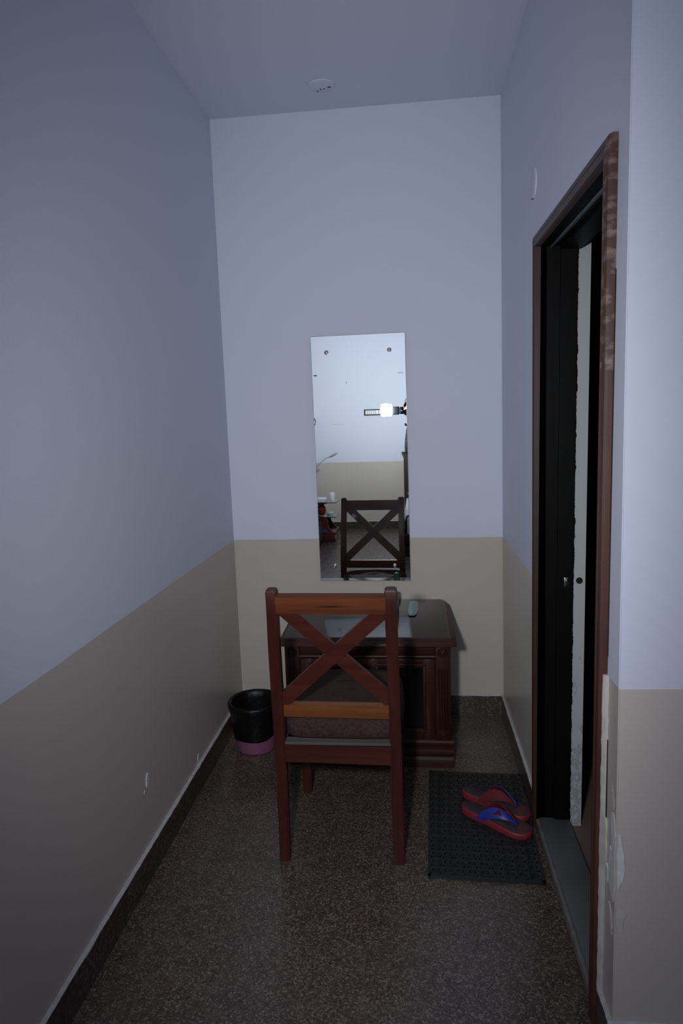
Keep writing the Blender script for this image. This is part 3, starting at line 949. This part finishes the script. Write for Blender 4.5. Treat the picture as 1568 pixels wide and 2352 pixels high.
# connecting web and rim
def mbox(u0, u1, v0, v1, z0, z1):
    hexa(bm, [MT(u0, v0, z0), MT(u1, v0, z0), MT(u1, v1, z0), MT(u0, v1, z0), MT(u0, v0, z1), MT(u1, v0, z1), MT(u1, v1, z1), MT(u0, v1, z1)])
mbox(-mw/2, mw/2, -ml/2, ml/2, 0, .0042)
for i in range(nx_+1):
    u = -mw/2+cw*i; mbox(u-.0028, u+.0028, -ml/2, ml/2, .003, .0095)
for j in range(ny_+1):
    v = -ml/2+cl*j; mbox(-mw/2, mw/2, v-.0025, v+.0025, .003, .0075)
for (a, b, c, d) in ((-mw/2-.006, -mw/2+.004, -ml/2-.006, ml/2+.006), (mw/2-.004, mw/2+.006, -ml/2-.006, ml/2+.006), (-mw/2-.006, mw/2+.006, -ml/2-.006, -ml/2+.004), (-mw/2-.006, mw/2+.006, ml/2-.004, ml/2+.006)):
    mbox(a, b, c, d, 0, .0105)
bmesh.ops.recalc_face_normals(bm, faces=bm.faces)
mat_ = obj('door_mat', bm, M_rubber, None, False, base=(mx, my, 0))
tag(mat_, 'black rubber loop mat on the granite floor before the doorway', 'door mat')

# ------------------------------------------------------------------ flip-flops
def flip_flop(label, heel, toe, z0, side, strap_h):
    heel, toe = Vector((*heel, 0)), Vector((*toe, 0))
    L = (toe-heel).length; d = (toe-heel).normalized(); n = Vector((-d.y, d.x, 0))     # n points to the left of the walking direction
    t = thing('flip_flop', label, 'flip-flop', ((heel+toe)/2 + Vector((0, 0, z0))), 'pair of red and blue flip-flops')
    P = lambda s, w, z: tuple(heel + d*s*L + n*w + Vector((0, 0, z0+z)))
    # half widths along the sole (outer, inner)
    prof = [(0, .006, .006), (.02, .018, .018), (.07, .027, .027), (.16, .0325, .0315), (.30, .033, .029), (.45, .035, .028), (.60, .041, .034), (.73, .0465, .0405), (.84, .0455, .0415), (.92, .038, .037), (.97, .026, .027), (1.0, .008, .009)]
    def outline(k, z, zt=0):
        pts = []
        for s, o, i in prof: pts.append(P(.5+(s-.5)*(1-(1-k)*.35), o*k*side if side > 0 else -o*k, z + zt*(1-s)))
        for s, o, i in reversed(prof): pts.append(P(.5+(s-.5)*(1-(1-k)*.35), -i*k*side if side > 0 else i*k, z + zt*(1-s)))
        return pts
    bm = bm_new()
    loft(bm, [outline(.93, 0), outline(.98, .004), outline(1.0, .010, .002), outline(1.0, .019, .007), outline(.97, .0215, .008), outline(.93, .0222, .008)])
    sole = obj('sole', bm, M_red, t, True, angle=50)
    bm = bm_new()
    loft(bm, [outline(.925, .0218, .008), outline(.915, .0232, .008), outline(.88, .0238, .008)])
    obj('footbed', bm, M_bed_foot, t, True, angle=50, label='worn grey-brown footbed')
    zt = lambda s: .0235 + .008*(1-s)
    # Y strap: two arms from the sole edges to the toe post; the outer arm blue, the inner one red
    post = (.80, .004*side, zt(.8))
    def quad(a, b, c, f):
        return a*(1-f)*(1-2*f) + b*4*f*(1-f) + c*f*(2*f-1)
    def band_pt(sgn, f, t):
        w0 = (.0375 if sgn*side > 0 else .0315)*sgn
        u = (quad(.29, .53, .795, f), quad(w0, w0*.42, post[1]+.001*sgn, f), quad(zt(.29)-.010, zt(.53)+strap_h, zt(.8)+.010, f))
        l = (quad(.41, .64, .812, f), quad(w0*1.02, w0*.86, post[1]+.004*sgn, f), quad(zt(.41)-.010, zt(.64)+strap_h*.46, zt(.8)+.004, f))
        return Vector(P(*[a+(b-a)*t for a, b in zip(l, u)]))
    def band_n(sgn, f, t):
        e = .02
        a = band_pt(sgn, min(1, f+e), t)-band_pt(sgn, max(0, f-e), t)
        b = band_pt(sgn, f, 1)-band_pt(sgn, f, 0)
        nn = a.cross(b).normalized()
        return nn if nn.dot(n*sgn + Vector((0, 0, .6))) > 0 else -nn
    def band(sgn):
        bm = bm_new()
        NF, NT_ = 18, 4
        outer, inner = [], []
        for k in range(NF+1):
            f = k/NF
            outer.append([bm.verts.new(band_pt(sgn, f, t/NT_)+band_n(sgn, f, .5)*(.0015+.0018*math.sin(PI*t/NT_))) for t in range(NT_+1)])
            inner.append([bm.verts.new(band_pt(sgn, f, t/NT_)-band_n(sgn, f, .5)*.0015) for t in range(NT_+1)])
        for k in range(NF):
            for t in range(NT_):
                bm.faces.new((outer[k][t], outer[k+1][t], outer[k+1][t+1], outer[k][t+1]))
                bm.faces.new((inner[k][t], inner[k][t+1], inner[k+1][t+1], inner[k+1][t])).material_index = 1
            for t in (0, NT_):
                bm.faces.new((outer[k][t], inner[k][t], inner[k+1][t], outer[k+1][t]))
        for k in (0, NF):
            for t in range(NT_): bm.faces.new((outer[k][t], outer[k][t+1], inner[k][t+1], inner[k][t]))
        bmesh.ops.recalc_face_normals(bm, faces=bm.faces)
        return bm
    for sgn in (1, -1):
        lateral = sgn == side
        st = obj('strap', band(sgn), [M_blue if lateral else M_strapred, M_strapred], t, True, angle=60, label='blue outer strap' if lateral else 'dark red inner strap')
        if side < 0 and lateral:
            pts = [(.30, .42), (.47, .60), (.56, .86), (.585, .82), (.585, .30), (.54, .30), (.50, .38)]
            bm = bm_new()
            lo = [bm.verts.new(band_pt(sgn, f, q)+band_n(sgn, f, .5)*.002) for f, q in pts]
            hi = [bm.verts.new(band_pt(sgn, f, q)+band_n(sgn, f, .5)*.0042) for f, q in pts]
            bm.faces.new(lo); bm.faces.new(hi[::-1])
            for i in range(len(pts)): bm.faces.new((lo[i], lo[(i+1) % len(pts)], hi[(i+1) % len(pts)], hi[i]))
            bmesh.ops.recalc_face_normals(bm, faces=bm.faces)
            obj('emblem', bm, M_logo, st, False, label='small dark red mark')
    bm = bm_new(); tube(bm, [P(.80, post[1], .020), P(.80, post[1], zt(.8)+.010), P(.785, post[1], zt(.8)+.018)], [.0045, .004, .005], 8)
    obj('toe_post', bm, M_blue, t)
    return t, P, zt
fA, PA, zA = flip_flop('red and blue flip-flop nearest the camera, small red mark on its strap', (.168, 2.377), (.388, 2.216), .0125, -1, .044)
fB, PB, zB = flip_flop('red and blue flip-flop behind the other, farther from the camera', (.178, 2.482), (.402, 2.322), .0125, 1, .050)

# ------------------------------------------------------------------ things on the cabinet
def topz(y): return .569 + (y-2.698)/(3.216-2.698)*.018
by = 3.035
bot = thing('bottle', 'small dark green bottle with green cap on the cabinet, beside the mint comb', 'bottle', (-.084, by, topz(by)))
bz = topz(by)+.0005
bm = bm_new(); lathe(bm, [(.0145, 0), (.0165, .003), (.0165, .066), (.014, .072), (.0125, .074)], (-.084, by, bz), 32); obj('body', bm, M_green, bot)
bm = bm_new(); lathe(bm, [(.0168, .014), (.0168, .054)], (-.084, by, bz), 32); obj('label_wrap', bm, M_label, bot)
bm = bm_new(); lathe(bm, [(.0125, .0735), (.0135, .0745), (.0135, .092), (.010, .0945), (0, .095)], (-.084, by, bz), 32); obj('cap', bm, M_green, bot)
cy = 3.07
cz = topz(cy)+.0005
bm = bm_new()
comb_pts = [(-.030, 2.962), (-.004, 2.958), (.006, 2.966), (.014, 2.99), (.019, 3.03), (.0215, 3.08), (.021, 3.14), (.018, 3.165), (.010, 3.172), (-.016, 3.168), (-.019, 3.16)]
comb_pts = chaikin(comb_pts)
lo = []
def comb_sec(k, z):
    cx, cy_ = -.004, 3.066
    return [((x-cx)*k+cx, (y-cy_)*k+cy_, z + (y-2.96)*.035) for x, y in comb_pts]
loft(bm, [comb_sec(.97, cz-.003), comb_sec(1, cz-.001), comb_sec(1, cz+.002), comb_sec(.95, cz+.0035)])
comb = thing('comb', 'pale mint green plastic comb lying on the cabinet top', 'comb', (-.004, cy, cz))
obj('blade', bm, M_mint, comb, True, angle=50)
bm = bm_new()
tube(bm, [(x-.006, y, cz+.0035+(y-2.96)*.035) for x, y in ((-.006, 2.967), (-.001, 2.971), (.003, 2.978), (.0065, 2.989), (.0095, 3.003), (.012, 3.022), (.014, 3.045), (.0152, 3.07), (.0155, 3.095), (.015, 3.12), (.014, 3.145))], .0022, 8)
obj('spine', bm, M_mint, comb)

# ------------------------------------------------------------------ the room behind the camera (seen in the mirror)
# switchboard
sb = thing('switchboard', 'long black switch plate with white switches on the back wall', 'switchboard', (-.40, YB, 1.52))
bm = bm_new(); box(bm, -.594, -.205, YB, YB+.012, 1.484, 1.562, .003); obj('plate', bm, M_black, sb)
x = -.577
for k in range(12):
    w = .0245 if k != 5 else .042
    if x+w > -.215: break
    bm = bm_new(); box(bm, x, x+w-.002, YB+.010, YB+.017, 1.497, 1.549, .002); obj('socket' if k == 5 else 'switch', bm, M_white, sb)
    x += w+.0015
# marks on the back wall
def disc_patch(name, cx, cz_, rx, rz, mat):
    bm = bm_new()
    prism(bm, [(cx+rx*random.uniform(.6, 1.1)*math.cos(2*PI*i/12), cz_+rz*random.uniform(.6, 1.1)*math.sin(2*PI*i/12)) for i in range(12)], 'Y', YB-.001, YB+.0008)
    return obj(name, bm, mat, w_back, False)
disc_patch('paint_chip', -.813, 1.912, .013, .015, M_mark)
disc_patch('smudge', -1.215, 2.014, .030, .010, M_smudge)
bm = bm_new(); box(bm, -1.03, -.86, YB-.001, YB+.0008, 1.381, 1.384); obj('scratch', bm, M_mark, w_back, False)
# bulb holder lamp at the left
lx, lz = -1.262, 1.47
lamp = thing('wall_lamp', 'white bulb in a bent-arm holder on the back wall', 'wall lamp', (lx, YB, lz))
bm = bm_new(); lathe(bm, [(.04, 0), (.04, .012), (.02, .02)], (lx-.03, YB, lz-.06), 24, 'Y'); obj('rose', bm, M_white, lamp)
bm = bm_new(); tube(bm, [(lx-.03, YB+.015, lz-.06), (lx-.03, YB+.06, lz-.08), (lx, YB+.08, lz-.10), (lx+.035, YB+.08, lz-.075), (lx+.045, YB+.08, lz-.04), (lx+.025, YB+.08, lz-.005), (lx+.0, YB+.08, lz)], .006, 8); obj('arm', bm, M_blackmetal, lamp)
bm = bm_new(); lathe(bm, [(.045, 0), (.055, .012), (.028, .02), (.02, .03)], (lx, YB+.08, lz-.002), 24); obj('holder', bm, M_white, lamp)
bm = bm_new(); lathe(bm, [(.016, .03), (.022, .045), (.030, .07), (.026, .095), (.012, .108), (0, .11)], (lx, YB+.08, lz-.002), 24); obj('bulb', bm, M_wax, lamp)

# glass-shelved side table
tb = thing('side_table', 'red wooden side table with two glass shelves, reflected in the mirror', 'side table', (-1.08, -1.68, 0))
tx1 = -.918
bm = bm_new(); box(bm, tx1-.34, tx1, -1.90, -1.492, .0, .10, .004); b_ = obj('base', bm, M_tablered, tb)
bm = bm_new(); box(bm, tx1-.35, tx1+.006, -1.906, -1.486, .10, .118, .006); obj('base_top', bm, M_tablered, b_)
for yy in (-1.585, -1.515, -1.83):
    bm = bm_new(); box(bm, tx1+.0005, tx1+.0035, yy-.008, yy+.008, .035, .075, .001); obj('peg', bm, M_white, b_)
def scroll(y0, y1, pts):
    bm = bm_new(); prism(bm, pts, 'Y', y0, y1, .003); return bm
SC = [(-.01, .118), (-.035, .125), (-.075, .165), (-.085, .21), (-.085, .25), (-.105, .285), (-.15, .308), (-.20, .32), (-.24, .30), (-.25, .2), (-.25, .118)]
obj('scroll_support', scroll(-1.545, -1.515, [(tx1+x, z) for x, z in SC]), M_tablered, tb)
SC2 = [(-.005, .118), (-.04, .15), (-.085, .215), (-.085, .292), (-.155, .292), (-.155, .21), (-.11, .15), (-.12, .118)]
obj('scroll_support', scroll(-1.86, -1.83, [(tx1+x, z) for x, z in SC2]), M_bedwood, tb)
bm = bm_new(); lathe(bm, [(.03, .308), (.05, .33), (.058, .37), (.052, .41), (.03, .43), (.05, .445), (.085, .455), (.09, .466)], (tx1-.17, -1.62, 0), 24); obj('column', bm, M_tablered, tb)
for z, xo, ya, yb_, nm in ((.292, .018, -1.80, -1.505, 'lower_shelf'), (.466, .026, -1.83, -1.505, 'upper_shelf')):
    bm = bm_new(); box(bm, tx1-.36, tx1+xo, ya, yb_, z, z+.010, .001); sh = obj(nm, bm, M_glass, tb, False)
    bm = bm_new(); box(bm, tx1-.361, tx1+xo+.001, yb_, yb_+.002, z, z+.010); box(bm, tx1+xo, tx1+xo+.002, ya, yb_, z, z+.010); obj('rim', bm, M_glassedge, sh, False)
cnd = thing('candle', 'white pillar candle on the upper glass shelf', 'candle', (-.955, -1.64, .4765))
bm = bm_new(); lathe(bm, [(.031, 0), (.032, .002), (.032, .094), (.030, .099), (.026, .097), (.004, .094)], (-.955, -1.64, .4765), 32); obj('wax', bm, M_wax, cnd)
bm = bm_new(); tube(bm, [(-.955, -1.64, .569), (-.955, -1.64, .578)], .0012, 6); obj('wick', bm, M_black, cnd)
bx_ = thing('white_box', 'flat white box on the upper glass shelf beside the candle', 'box', (-1.09, -1.62, .4765))
bm = bm_new(); box(bm, -1.145, -1.03, -1.73, -1.53, .4765, .505, .004); obj('body', bm, M_white, bx_)
bm = bm_new(); box(bm, -1.148, -1.027, -1.733, -1.527, .503, .515, .003); obj('lid', bm, M_white, bx_)
bw = thing('bowl', 'small white bowl with lid on the lower glass shelf', 'bowl', (-.99, -1.68, .3025))
bm = bm_new(); lathe(bm, [(.028, 0), (.035, .003), (.045, .022), (.047, .03)], (-.99, -1.68, .3025), 28); obj('dish', bm, M_white, bw)
bm = bm_new(); lathe(bm, [(.048, .03), (.044, .037), (.02, .042), (.0, .043)], (-.99, -1.68, .3025), 28); obj('lid', bm, M_white, bw)
pk = thing('packet', 'violet packet lying on the side table base', 'packet', (-1.06, -1.60, .118))
bm = bm_new(); box(bm, -1.10, -1.015, -1.508, -1.495, .1185, .150, .003); obj('wrap', bm, M_violet, pk)
# gooseneck reading lamp standing on the table
gl = thing('reading_lamp', 'silver gooseneck reading lamp leaning over the side table', 'reading lamp', (-1.21, -1.66, .4765))
bm = bm_new(); lathe(bm, [(.045, 0), (.05, .005), (.045, .02), (.015, .028)], (-1.21, -1.66, .4765), 28); obj('base', bm, M_greyplastic, gl)
bm = bm_new(); tube(bm, [(-1.21, -1.66, .50), (-1.215, -1.66, .65), (-1.20, -1.65, .78), (-1.165, -1.645, .86), (-1.12, -1.64, .902), (-1.065, -1.64, .955), (-1.03, -1.64, .985), (-.985, -1.64, 1.004), (-.968, -1.64, 1.008)], .0055, 10); obj('gooseneck', bm, M_silver, gl)
bm = bm_new()
hd = Vector((.095, .0, .045)).normalized(); hn = Vector((-hd.z, 0, hd.x))
secs = []
for s, w, h in ((0, .008, .007), (.012, .016, .012), (.04, .024, .014), (.08, .025, .014), (.102, .018, .010), (.112, .006, .004)):
    c = Vector((-.972, -1.64, 1.006))+hd*s
    secs.append([c + Vector((0, w*math.cos(2*PI*i/14), 0)) + hn*h*math.sin(2*PI*i/14) for i in range(14)])
loft(bm, secs); obj('lamp_head', bm, M_silver, gl)
# stool leg just inside the mirror's left edge
st = thing('stool', 'olive grey stool with black rubber feet beside the red side table', 'stool', (-1.20, -1.33, 0))
for sx in (-1.32, -1.085):
    for sy in (-1.42, -1.25):
        bm = bm_new(); box(bm, sx-.02, sx+.02, sy-.02, sy+.02, .03, .24, .004); lg = obj('leg', bm, M_olive, st)
        bm = bm_new(); box(bm, sx-.026, sx+.026, sy-.026, sy+.026, 0, .035, .006); obj('rubber_foot', bm, M_black, lg)
bm = bm_new(); box(bm, -1.36, -1.06, -1.46, -1.22, .24, .265, .006); obj('seat', bm, M_bedwood, st)

# bed
bed = thing('bed', 'dark wooden bed with white sheet, headboard against the back wall', 'bed', (.55, -1.5, 0))
bm = bm_new()
prism(bm, [(-.095, .15), (-.095, .93), (-.100, .965), (-.118, .985), (-.122, 1.012), (-.03, 1.012), (-.033, .985), (-.035, .15)], 'Y', -2.32, -2.26, .003)
obj('headboard_post', bm, M_bedwood, bed)
bm = bm_new(); box(bm, -.035, 1.36, -2.315, -2.275, .25, .98, .006); obj('headboard', bm, M_bedwood, bed)
bm = bm_new(); prism(bm, [(1.36, .15), (1.42, .15), (1.42, .93), (1.44, 1.012), (1.35, 1.012), (1.36, .93)], 'Y', -2.32, -2.26, .003); obj('headboard_post', bm, M_bedwood, bed)
bm = bm_new()
box(bm, -.095, -.065, -2.26, -.62, .12, .22, .004); box(bm, 1.39, 1.42, -2.26, -.62, .12, .22, .004); box(bm, -.10, 1.42, -.66, -.62, .10, .23, .006)
obj('frame', bm, M_bedwood, bed)
for (sx, sy) in ((-.10, -.68), (1.36, -.68), (-.10, -2.30), (1.36, -2.30)):
    bm = bm_new(); box(bm, sx, sx+.06, sy, sy+.06, 0, .13, .004); obj('leg', bm, M_bedwood, bed)
bm = bm_new(); box(bm, -.055, 1.38, -2.25, -.68, .20, .41, .03, 3); obj('mattress', bm, M_sheet, bed)
bm = bm_new()
N = 18
secs = []
for k in range(N+1):
    y = -2.20 + 1.50*k/N
    low = .22 + .06*math.sin(k*1.9) + .03*math.sin(k*.7)
    o1 = .012*math.sin(k*1.3) - .022*(k/N)
    secs.append([(-.082+o1, y, low), (-.080+o1*.6, y, .33), (-.070, y, .415), (-.05, y, .428), (.6, y, .431), (1.40, y, .425), (1.405, y, .25), (1.399, y, .25), (1.39, y, .416), (.6, y, .421), (-.045, y, .418), (-.062, y, .40), (-.073+o1*.6, y, .33), (-.076+o1, y, low)])
loft(bm, secs); obj('sheet', bm, M_sheet, bed, True, angle=70)
plw = thing('pillow', 'white pillow at the head of the bed', 'pillow', (.3, -2.08, .43))
bm = bm_new()
secs = []
for s in range(9):
    f = -1+2*s/8; k = math.sqrt(max(.02, 1-f**4))
    secs.append([(-.058+.35+f*.34, -2.06+.17*k*math.copysign(abs(math.cos(2*PI*i/16))**.6, math.cos(2*PI*i/16)), .50+.065*k*math.sin(2*PI*i/16)) for i in range(16)])
loft(bm, secs); obj('cover', bm, M_sheet, plw, True, angle=70)

# ------------------------------------------------------------------ photographer, camera and flash
cmr = thing('camera', 'black camera turned upright with a lit flash gun on its left side', 'camera', (0, -.07, CAM_H))
bm = bm_new(); box(bm, -.034, .058, -.105, -.058, 1.40, 1.545, .012, 3); obj('body', bm, M_black, cmr)
bm = bm_new(); prism(bm, [(-.032, 1.468), (-.052, 1.474), (-.060, 1.482), (-.062, 1.515), (-.054, 1.525), (-.032, 1.53)], 'Y', -.100, -.055, .004); obj('prism_housing', bm, M_black, cmr)
bm = bm_new(); lathe(bm, [(.034, -.058), (.036, -.05), (.036, -.022), (.039, -.020), (.039, -.008), (.033, -.006), (.031, -.020), (.0, -.022)], (0, 0, CAM_H), 32, 'Y'); obj('lens', bm, M_black, cmr)
fl = bm_new(); box(fl, -.098, -.060, -.105, -.045, 1.484, 1.553, .008, 3); flo = obj('flash_foot', fl, M_black, cmr)
bm = bm_new(); prism(bm, [(-.088, 1.512), (-.078, 1.512), (-.074, 1.520), (-.092, 1.522)], 'Y', -.0455, -.0440); obj('flash_emblem', bm, M_white, flo, False)
bm = bm_new(); box(bm, -.170, -.1005, -.108, -.042, 1.480, 1.556, .010, 3); obj('flash_body', bm, M_greyplastic, cmr)
bm = bm_new(); box(bm, -.276, -.171, -.088, .032, 1.466, 1.582, .016, 3); obj('flash_diffuser', bm, M_flash, cmr, label='glowing white flash diffuser')

def skin_mesh(name, chains, mat, parent, base, sub=2):
    """chains: list of lists of (point, radius); a point equal to an earlier one is shared"""
    me = bpy.data.meshes.new(name)
    verts, rad, edges, idx = [], [], [], {}
    def vid(p, r):
        key = tuple(round(c, 4) for c in p)
        if key not in idx:
            idx[key] = len(verts); verts.append(Vector(p)-Vector(base)); rad.append(r)
        return idx[key]
    for ch in chains:
        ids = [vid(p, r) for p, r in ch]
        edges += list(zip(ids, ids[1:]))
    me.from_pydata(verts, edges, [])
    o = bpy.data.objects.new(name, me); COL.objects.link(o)
    o.modifiers.new('skin', 'SKIN'); 
    for i, r in enumerate(rad):
        sv = me.skin_vertices[0].data[i]
        rr = r if isinstance(r, tuple) else (r, r)
        sv.radius = rr; sv.use_root = (i == 0)
    m = o.modifiers.new('sub', 'SUBSURF'); m.levels = sub; m.render_levels = sub
    o.modifiers['skin'].use_smooth_shade = True
    me.materials.append(mat)
    if parent: o.parent = parent
    return o
PX, PY = .138, -.300
base = (PX, PY, 0)
hip, waist, chest, neck = (PX, PY, .86), (PX, PY, 1.02), (PX-.005, PY, 1.24), (PX-.05, PY+.03, 1.37)
skull, crown = (PX-.124, PY+.066, 1.500), (PX-.127, PY+.068, 1.590)
shL, shR = (PX-.145, PY+.005, 1.315), (PX+.155, PY-.005, 1.315)
elL, elR = (PX-.150, PY+.05, 1.09), (PX+.235, PY+.12, 1.30)
wrL, wrR = (.012, -.150, 1.325), (.098, -.150, 1.560)
pmL, pmR = (.006, -.100, 1.372), (.030, -.112, 1.578)
kneeL, kneeR = (PX-.09, PY+.02, .46), (PX+.11, PY+.01, .46)
anL, anR = (PX-.095, PY-.02, .09), (PX+.125, PY-.03, .09)
tL, tR = (PX-.105, PY+.12, .045), (PX+.145, PY+.11, .045)
ch = [[(hip, .105), (waist, (.095, .085)), (chest, (.112, .082)), (neck, .048), (skull, (.070, .082)), (crown, (.064, .075))],
      [(chest, (.112, .082)), (shL, .052), (elL, .038), (wrL, .024), (pmL, (.030, .017))],
      [(chest, (.112, .082)), (shR, .052), (elR, .038), (wrR, .024), (pmR, (.030, .017))],
      [(hip, .105), ((PX-.085, PY, .80), .08), (kneeL, .055), (anL, .038), (tL, .035)],
      [(hip, .105), ((PX+.085, PY, .80), .08), (kneeR, .055), (anR, .038), (tR, .035)]]
def fingers(palm, out, across, curl):
    out, across, curl = Vector(out).normalized(), Vector(across).normalized(), Vector(curl).normalized()
    res = []
    p0 = Vector(palm)
    for i, (o_, ln) in enumerate(((-.026, .062), (-.009, .072), (.009, .068), (.025, .054))):
        a = p0 + across*o_ + out*.022
        b = a + out*ln*.45 + curl*ln*.12; c = b + out*ln*.2 + curl*ln*.34; d_ = c - out*ln*.02 + curl*ln*.30
        res.append([(palm, (.030, .017)), (tuple(a), .0095), (tuple(b), .0088), (tuple(c), .0080), (tuple(d_), .0068)])
    a = p0 - across*.032 - out*.004
    b = a - across*.020 + out*.018 + curl*.008; c = b + out*.024 + curl*.012
    res.append([(palm, (.030, .017)), (tuple(a), .0115), (tuple(b), .0100), (tuple(c), .0080)])
    return res
ch += fingers(pmL, (-.1, 1, .15), (1, 0, 0), (0, .15, 1))
ch += fingers(pmR, (-.35, 1, .05), (1, .35, 0), (0, .1, -1))
person = thing('person', 'person holding the camera to the eye, patterned shirt sleeve showing in the mirror', 'person', base)
skin_mesh('body', ch, M_skin, person, base)
# face: nose, ears, lips
fx, fy, fz = skull[0], skull[1], 1.520
bm = bm_new()
secs = []
for s in range(7):
    a = s/6
    secs.append([Vector((fx-.003, fy+.072, fz+.035-.055*a)) + Vector((math.cos(2*PI*i/10)*(.006+.009*a), (.004+.016*a)*(math.sin(2*PI*i/10)*.5+.5), 0)) for i in range(10)])
loft(bm, secs); obj('nose', bm, M_skin, person)
for sx in (-1, 1):
    bm = bm_new(); secs = []
    for s in range(5):
        a = -1+2*s/4; k = math.sqrt(max(.05, 1-a*a))
        secs.append([Vector((fx+sx*.073, fy-.002, fz+.005+a*.030)) + Vector((.006*math.cos(2*PI*i/10)*k, .016*math.sin(2*PI*i/10)*k, 0)) for i in range(10)])
    loft(bm, secs); obj('ear', bm, M_skin, person)
    bm = bm_new(); bmesh.ops.create_uvsphere(bm, u_segments=14, v_segments=8, radius=.011, matrix=Matrix.Translation((fx+sx*.029, fy+.066, fz+.030))); obj('eye', bm, M_white, person)
bm = bm_new(); tube(bm, [(fx-.024, fy+.068, fz-.048), (fx-.01, fy+.076, fz-.046), (fx+.004, fy+.077, fz-.046), (fx+.020, fy+.068, fz-.048)], [.002, .006, .006, .002], 8); obj('mouth', bm, M_strapred, person)
bm = bm_new()
bmesh.ops.create_uvsphere(bm, u_segments=28, v_segments=18, radius=1.0)
for v in list(bm.verts):
    x_, y_, z_ = v.co
    k = 1+.02*math.sin(23*x_+17*z_)*math.sin(19*y_)
    v.co = Vector((crown[0]+x_*.077*k, crown[1]-.006+y_*.090*k, 1.570+z_*.088*k))
for v in [v for v in bm.verts if v.co.z < 1.570 + (v.co.y-crown[1])*.55 - .018]: bm.verts.remove(v)
obj('hair', bm, M_hair, person, True, angle=80)
# clothes
sh_ch = [[((PX, PY, .83), (.160, .140)), ((PX, PY, .93), (.158, .138)), (waist, (.152, .132)), ((PX, PY, 1.13), (.158, .130)), (chest, (.165, .128)), ((PX-.02, PY+.010, 1.345), (.085, .070))],
         [(chest, (.165, .128)), (shL, .066), (elL, .053), ((wrL[0]*.75+elL[0]*.25, wrL[1]*.75+elL[1]*.25, wrL[2]*.75+elL[2]*.25), .038)],
         [(chest, (.165, .128)), (shR, .066), (elR, .053), ((wrR[0]*.75+elR[0]*.25, wrR[1]*.75+elR[1]*.25, wrR[2]*.75+elR[2]*.25), .038)]]
skin_mesh('shirt', sh_ch, M_pattern, person, base)
tr_ch = [[((PX, PY, .98), (.122, .108)), ((PX, PY, .90), (.130, .118)), ((PX, PY, .83), (.128, .118)), ((PX-.085, PY, .76), .098), (kneeL, .075), ((anL[0], anL[1], .115), .060), ((anL[0], anL[1]+.01, .055), .062)],
         [((PX, PY, .83), (.128, .118)), ((PX+.085, PY, .76), .098), (kneeR, .075), ((anR[0], anR[1], .115), .060), ((anR[0], anR[1]+.01, .055), .062)]]
skin_mesh('trousers', tr_ch, M_trouser, person, base)
for an, tt in ((anL, tL), (anR, tR)):
    bm = bm_new()
    d_ = (Vector((tt[0], tt[1], 0))-Vector((an[0], an[1], 0))).normalized(); n_ = Vector((-d_.y, d_.x, 0))
    secs = []
    for s, w, h in ((-.075, .022, .055), (-.06, .034, .075), (0, .038, .085), (.06, .040, .065), (.13, .044, .050), (.18, .036, .040), (.205, .014, .028)):
        c = Vector((an[0], an[1], 0))+d_*s
        secs.append([c + n_*w*math.cos(PI*i/7) + Vector((0, 0, .002+h*math.sin(PI*i/7)**.8)) for i in range(8)])
    loft(bm, secs); obj('shoe', bm, M_shoe, person, True, angle=60)
